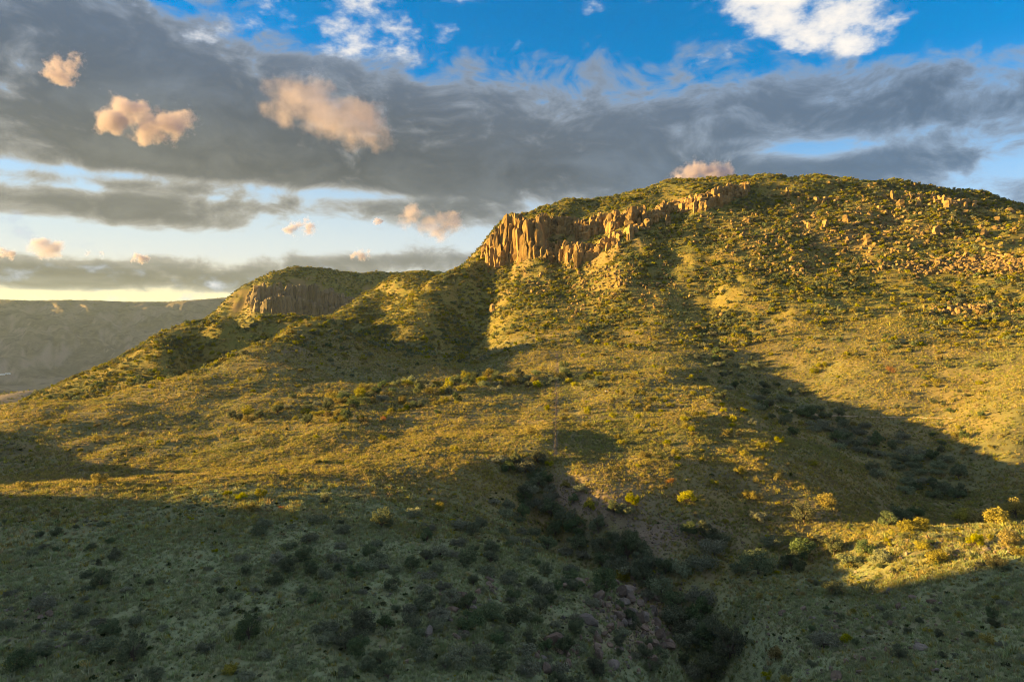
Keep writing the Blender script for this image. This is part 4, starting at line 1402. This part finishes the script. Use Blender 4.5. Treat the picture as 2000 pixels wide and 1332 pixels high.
wh = np.where(frg.random(n) < 0.85 * shade_lift_at(gx, gy), frg.integers(7, 10, n), wh)
scatter('grass', TUFT, np.stack([gx, gy, gz], 1), np.stack([gs * 1.25, gs * 1.25, gs], 1), np.stack([np.zeros(n), np.zeros(n), frg.uniform(0, 6.28, n)], 1), wh,
        kind='stuff', label='dry tufted grass over the meadow and slopes', category='grass')

# ------------------------------------------------------------------ small man-made traces
def flat_mat(name, c, rough=0.9):
    m, T, o = new_mat(name)
    n = T.noise(T.n('ShaderNodeNewGeometry').outputs['Position'], 2.0, 4, 0.6)
    b = T.n('ShaderNodeBsdfPrincipled', ins={'Base Color': T.v('SCALE', c, T.m('ADD', 0.7, T.m('MULTIPLY', n, 0.6))), 'Roughness': rough})
    T.t.links.new(b.outputs[0], o.inputs[0])
    return m


M_POST, M_WIRE, M_TRACK = flat_mat('fence_wood', (0.07, 0.055, 0.042)), flat_mat('fence_wire', (0.10, 0.09, 0.08), 0.6), flat_mat('track_dirt', (0.36, 0.27, 0.16))
M_WHITE, M_ROOF = flat_mat('white_wall', (0.75, 0.74, 0.70)), flat_mat('metal_roof', (0.62, 0.63, 0.64), 0.5)


def box_verts(x0, x1, y0, y1, z0, z1):
    return [(x, y, z) for z in (z0, z1) for x, y in ((x0, y0), (x1, y0), (x1, y1), (x0, y1))]


BOXF = np.array([(0, 3, 2, 1), (4, 5, 6, 7), (0, 1, 5, 4), (1, 2, 6, 5), (2, 3, 7, 6), (3, 0, 4, 7)])

# wire fence running straight up the meadow
fa_, fb_ = FENCE_XY[0].copy(), FENCE_XY[1].copy()
fence = add_ob('wire_fence', None, label='thin wire fence running straight up the meadow from the gully head', category='fence')
fence.location = tuple(fa_)
npost = int(np.hypot(*(fb_ - fa_)[:2]) / 3.5)
post_me = mesh_np('post', np.array(box_verts(-0.08, 0.08, -0.08, 0.08, -0.35, 1.35)), BOXF, [M_POST])
pp = []
for i in range(npost + 1):
    q = fa_ + (fb_ - fa_) * i / npost
    q[2] = float(ground(q[0], q[1]))
    pp.append(q)
    o = add_ob('post', post_me, fence)
    o.location = tuple(q - fa_)
    o.rotation_euler = (prg.uniform(-.05, .05), prg.uniform(-.05, .05), prg.uniform(0, 1.5))
for h in (0.45, 0.8, 1.15):
    V, F = [], []
    for q in pp:
        b = len(V)
        V += [tuple(q - fa_ + np.array(k)) for k in ((-0.012, 0, h - 0.01), (0.012, 0, h - 0.01), (0, 0, h + 0.012))]
        if b:
            F += [(b - 3 + k, b - 3 + (k + 1) % 3, b + (k + 1) % 3, b + k) for k in range(3)]
    add_ob('wire', mesh_np('wire', np.array(V), np.array(F), [M_WIRE]), fence)

# narrow dirt track crossing the draw
tp = cast(*zip(*[(x_, poly([(1455, 768), (1490, 783), (1540, 802), (1600, 812), (1700, 816), (1860, 818)], x_)) for x_ in range(1455, 1861, 5)]))
tp = tp[~np.isnan(tp[:, 0])]
keep_ = [0]
for i in range(1, len(tp)):
    if np.linalg.norm(tp[i, :2] - tp[keep_[-1], :2]) < 16 and np.linalg.norm(tp[i, :2] - tp[keep_[-1], :2]) > 0.6:
        keep_.append(i)
tp = tp[keep_]
V, F = [], []
for i in range(len(tp)):
    t = tp[min(i + 1, len(tp) - 1)] - tp[max(i - 1, 0)]
    nrm = np.array([-t[1], t[0]]) / (np.hypot(t[0], t[1]) + 1e-9)
    wd = 0.75 * (1.0 if tp[i, 0] < tp[0, 0] + 22 else 0.45)
    for s_ in (-1, -0.33, 0.33, 1):
        x_, y_ = tp[i, 0] + nrm[0] * wd * s_, tp[i, 1] + nrm[1] * wd * s_
        V.append((x_, y_, float(ground(x_, y_)) + 0.10))
    if i:
        b = 4 * i
        F += [(b - 4 + k, b - 3 + k, b + 1 + k, b + k) for k in range(3)]
add_ob('dirt_track', mesh_np('dirt_track', np.array(V), np.array(F), [M_TRACK]), kind='structure', label='pale dirt track crossing the shaded draw', category='path')

# white water trough in the grass
p = cast(1185, 766)[0]
tr = add_ob('water_trough', None, label='small white water trough in the meadow grass', category='trough')
tr.location = tuple(p)
add_ob('basin', mesh_np('basin', np.array(box_verts(-0.6, 0.6, -0.35, 0.35, -0.1, 0.5) + box_verts(-0.5, 0.5, -0.26, 0.26, 0.12, 0.5)),
                        np.array([(0, 3, 2, 1), (0, 1, 5, 4), (1, 2, 6, 5), (2, 3, 7, 6), (3, 0, 4, 7), (8, 9, 10, 11), (8, 12, 13, 9), (9, 13, 14, 10), (10, 14, 15, 11), (11, 15, 12, 8), (4, 5, 13, 12), (5, 6, 14, 13), (6, 7, 15, 14), (7, 4, 12, 15)]), [M_WHITE]), tr)
add_ob('foot', mesh_np('foot', np.array(box_verts(-0.5, -0.3, -0.3, 0.3, -0.3, -0.1)), BOXF, [M_POST]), tr)
add_ob('foot', mesh_np('foot', np.array(box_verts(0.3, 0.5, -0.3, 0.3, -0.3, -0.1)), BOXF, [M_POST]), tr)

# white ranch sheds far off on the valley floor
SHED = ['widest white metal roofed shed on the valley floor', 'short white shed beside the widest valley shed', 'narrow white shed at the end of the valley sheds']
for i, (px_, w, l, h) in enumerate(((4, 26, 9, 5), (13, 12, 8, 4.5), (18.5, 8, 10, 6))):
    ds = np.linspace(1700, 4200, 600)
    q1 = pix(px_, 733, 1.0)
    zz = CAM_Z + (q1[2] - CAM_Z) * ds
    bel = zz < far_z(q1[0] * ds, ds)
    d = ds[int(np.argmax(bel))] if bel.any() else 2600.0
    x_, y_ = q1[0] * d, d
    zg = float(far_z(np.array(x_), np.array(y_)))
    sh = add_ob('shed', None, label=SHED[i], category='shed', group='white sheds on the valley floor')
    sh.location = (x_, y_, zg - 0.5)
    add_ob('wall', mesh_np('wall', np.array(box_verts(-w / 2, w / 2, -l / 2, l / 2, 0, h)), BOXF, [M_WHITE]), sh)
    rv = np.array([(-w / 2 - .4, -l / 2 - .4, h), (w / 2 + .4, -l / 2 - .4, h), (w / 2 + .4, l / 2 + .4, h), (-w / 2 - .4, l / 2 + .4, h), (-w / 2 - .4, 0, h + 2.2), (w / 2 + .4, 0, h + 2.2)])
    me = bpy.data.meshes.new('roof')
    me.from_pydata([tuple(v) for v in rv], [], [(0, 1, 5, 4), (2, 3, 4, 5), (0, 4, 3), (1, 2, 5), (0, 3, 2, 1)])
    me.materials.append(M_ROOF)
    add_ob('roof', me, sh)
    add_ob('door', mesh_np('door', np.array(box_verts(-1.6, 1.6, -l / 2 - .08, -l / 2 - .02, 0.5, 3.4)), BOXF, [M_ROOF]), sh)

# ------------------------------------------------------------------ sunlit cumulus puffs below the deck: real volumes
import bmesh


def cloud(px, py, wpx, hpx, alt, lobes, label, dens=1.0, seed=0.0, erode=1.25, white=0.54):
    """lobes: (x, z, radius) in half-widths; alt: height above the eye in metres"""
    dr = pixdir(px, py)
    dist = alt / dr[2]
    c = dr * dist + np.array([0, 0, CAM_Z])
    depth = dist * np.hypot(dr[0], dr[1]) / 1.0
    k = dist / FPX * math.cos(math.atan2(dr[0], dr[1])) ** -1 * math.cos(math.atan2(dr[0], dr[1]))
    half = wpx * 0.43 * k
    zr = hpx / wpx
    m, T, o = new_mat('cloud_vapour')
    tcn = T.n('ShaderNodeTexCoord').outputs['Object']
    wv = T.noise(tcn, 1.6, 2, 0.5, out=1)
    pw = T.v('ADD', tcn, T.v('SCALE', T.v('SUBTRACT', wv, (0.5, 0.5, 0.5)), 0.55))
    tot = None
    for (lx, lz, lr) in lobes:
        dd = T.v('SUBTRACT', pw, (lx, 0.0, lz))
        q = T.v('DOT_PRODUCT', dd, dd, out=1)
        g = T.m('EXPONENT', T.m('MULTIPLY', q, -1.0 / (lr * lr)))
        tot = g if tot is None else T.m('ADD', tot, g)
    nz_ = T.noise(T.v('ADD', tcn, (seed * 3.1, seed * 1.7, seed)), 3.6, 8, 0.64)
    f = T.m('ADD', tot, T.m('MULTIPLY', T.m('SUBTRACT', nz_, 0.5), erode * 2.0))
    d_ = T.m('MULTIPLY', T.step(f, 0.72, 1.40), dens * 7.0 / half)
    vol = T.n('ShaderNodeVolumePrincipled', ins={'Color': (white, white * 0.93, min(1.0, white * 1.2), 1), 'Absorption Color': (0, 0, 0, 1), 'Density': d_, 'Anisotropy': 0.1})
    T.t.links.new(vol.outputs[0], o.inputs['Volume'])
    # domain: a lumpy closed hull round the lobes
    bm = bmesh.new()
    bmesh.ops.create_icosphere(bm, subdivisions=3, radius=1.0)
    for v in bm.verts:
        v.co = (v.co.x * 1.35, v.co.y * 0.9, v.co.z * (zr + 0.45))
    me = bpy.data.meshes.new('cloud')
    bm.to_mesh(me)
    bm.free()
    me.materials.append(m)
    ob = add_ob('cloud', me, label=label, category='cloud', group='sunlit puffy clouds below the deck')
    ob.location = tuple(c)
    ob.scale = (half, half, half)
    ob.rotation_euler = (0, 0, -math.atan2(dr[0], dr[1]))
    return ob


cloud(122, 132, 110, 90, 1500, [(-0.3, -0.1, 0.42), (0.35, 0.25, 0.5), (0.1, -0.4, 0.3)], 'peach wisp of cloud below the upper corner of the grey deck', 0.55, 1)
cloud(300, 232, 210, 90, 1400, [(-0.48, 0.06, 0.42), (0.02, -0.16, 0.30), (0.52, 0.04, 0.44), (-0.75, -0.12, 0.26)], 'peach puffy cloud with two rounded tops under the grey deck', 1.0, 2)
cloud(630, 222, 330, 110, 1500, [(-0.6, 0.2, 0.3), (-0.15, 0.05, 0.42), (0.3, 0.0, 0.4), (0.7, -0.12, 0.36)], 'widest pink and cream cloud drifting under the grey deck', 0.24, 3, 1.4)
cloud(592, 445, 116, 60, 1000, [(0.2, 0.05, 0.5), (-0.5, -0.1, 0.3)], 'round orange puff in the pale gap above the second hill', 1.1, 4, white=0.54)
cloud(707, 496, 78, 38, 800, [(0.1, 0.0, 0.5), (-0.5, -0.1, 0.26)], 'small orange puff low over the saddle by the mountain', 1.0, 5, white=0.54)
cloud(1368, 343, 175, 60, 1100, [(-0.5, -0.05, 0.4), (0.1, 0.05, 0.44), (0.6, 0.0, 0.4)], 'cream cloud peeping over the mountain summit', 0.8, 6)
cloud(272, 504, 66, 32, 800, [(-0.2, 0.05, 0.45), (0.4, -0.05, 0.36)], 'small dark based puff above the hazy mesa', 1.0, 7, white=0.54)
cloud(92, 482, 110, 44, 800, [(-0.4, 0.05, 0.36), (0.3, 0.02, 0.38), (0.0, -0.1, 0.3)], 'ragged golden cloud low over the mesa', 0.6, 8, white=0.54)
cloud(8, 492, 70, 42, 800, [(-0.2, 0.0, 0.5), (0.4, -0.1, 0.3)], 'brown gold puff beside the ragged golden cloud', 1.0, 9, white=0.54)
cloud(830, 432, 200, 60, 1000, [(-0.4, 0.1, 0.36), (0.2, -0.05, 0.42), (0.7, 0.0, 0.34)], 'mauve torn cloud just off the cliff end of the mountain', 0.45, 10, 1.3)
cloud(735, 432, 44, 22, 1000, [(0.0, 0.0, 0.5), (0.5, 0.0, 0.3)], 'tiny orange puff next to the mauve torn cloud', 0.9, 11)
cloud(185, 496, 60, 16, 800, [(-0.4, 0.0, 0.3), (0.4, 0.0, 0.3)], 'thin golden shred of cloud between two puffs over the mesa', 0.6, 12)

# ------------------------------------------------------------------ the hazy air
m, T, o = new_mat('haze_air')
pv = T.n('ShaderNodeVolumePrincipled', ins={'Color': (0.55, 0.78, 1.0, 1), 'Density': 1.7e-5, 'Anisotropy': 0.2})
T.t.links.new(pv.outputs[0], o.inputs['Volume'])
HZ0, HZ1 = float(min(VZ.min(), Z2.min(), GZ.min())) - 1.0, float(max(VZ.max(), GZ.max(), hz.max(), Z2.max())) + 9.0
add_ob('haze', mesh_np('haze', np.array(box_verts(-9800, 4200, -2400, 9900, HZ0, HZ1)), BOXF, [m]), kind='stuff', label='thin dusty evening haze over the valley', category='haze')
print('haze', HZ0 - CAM_Z, HZ1 - CAM_Z)
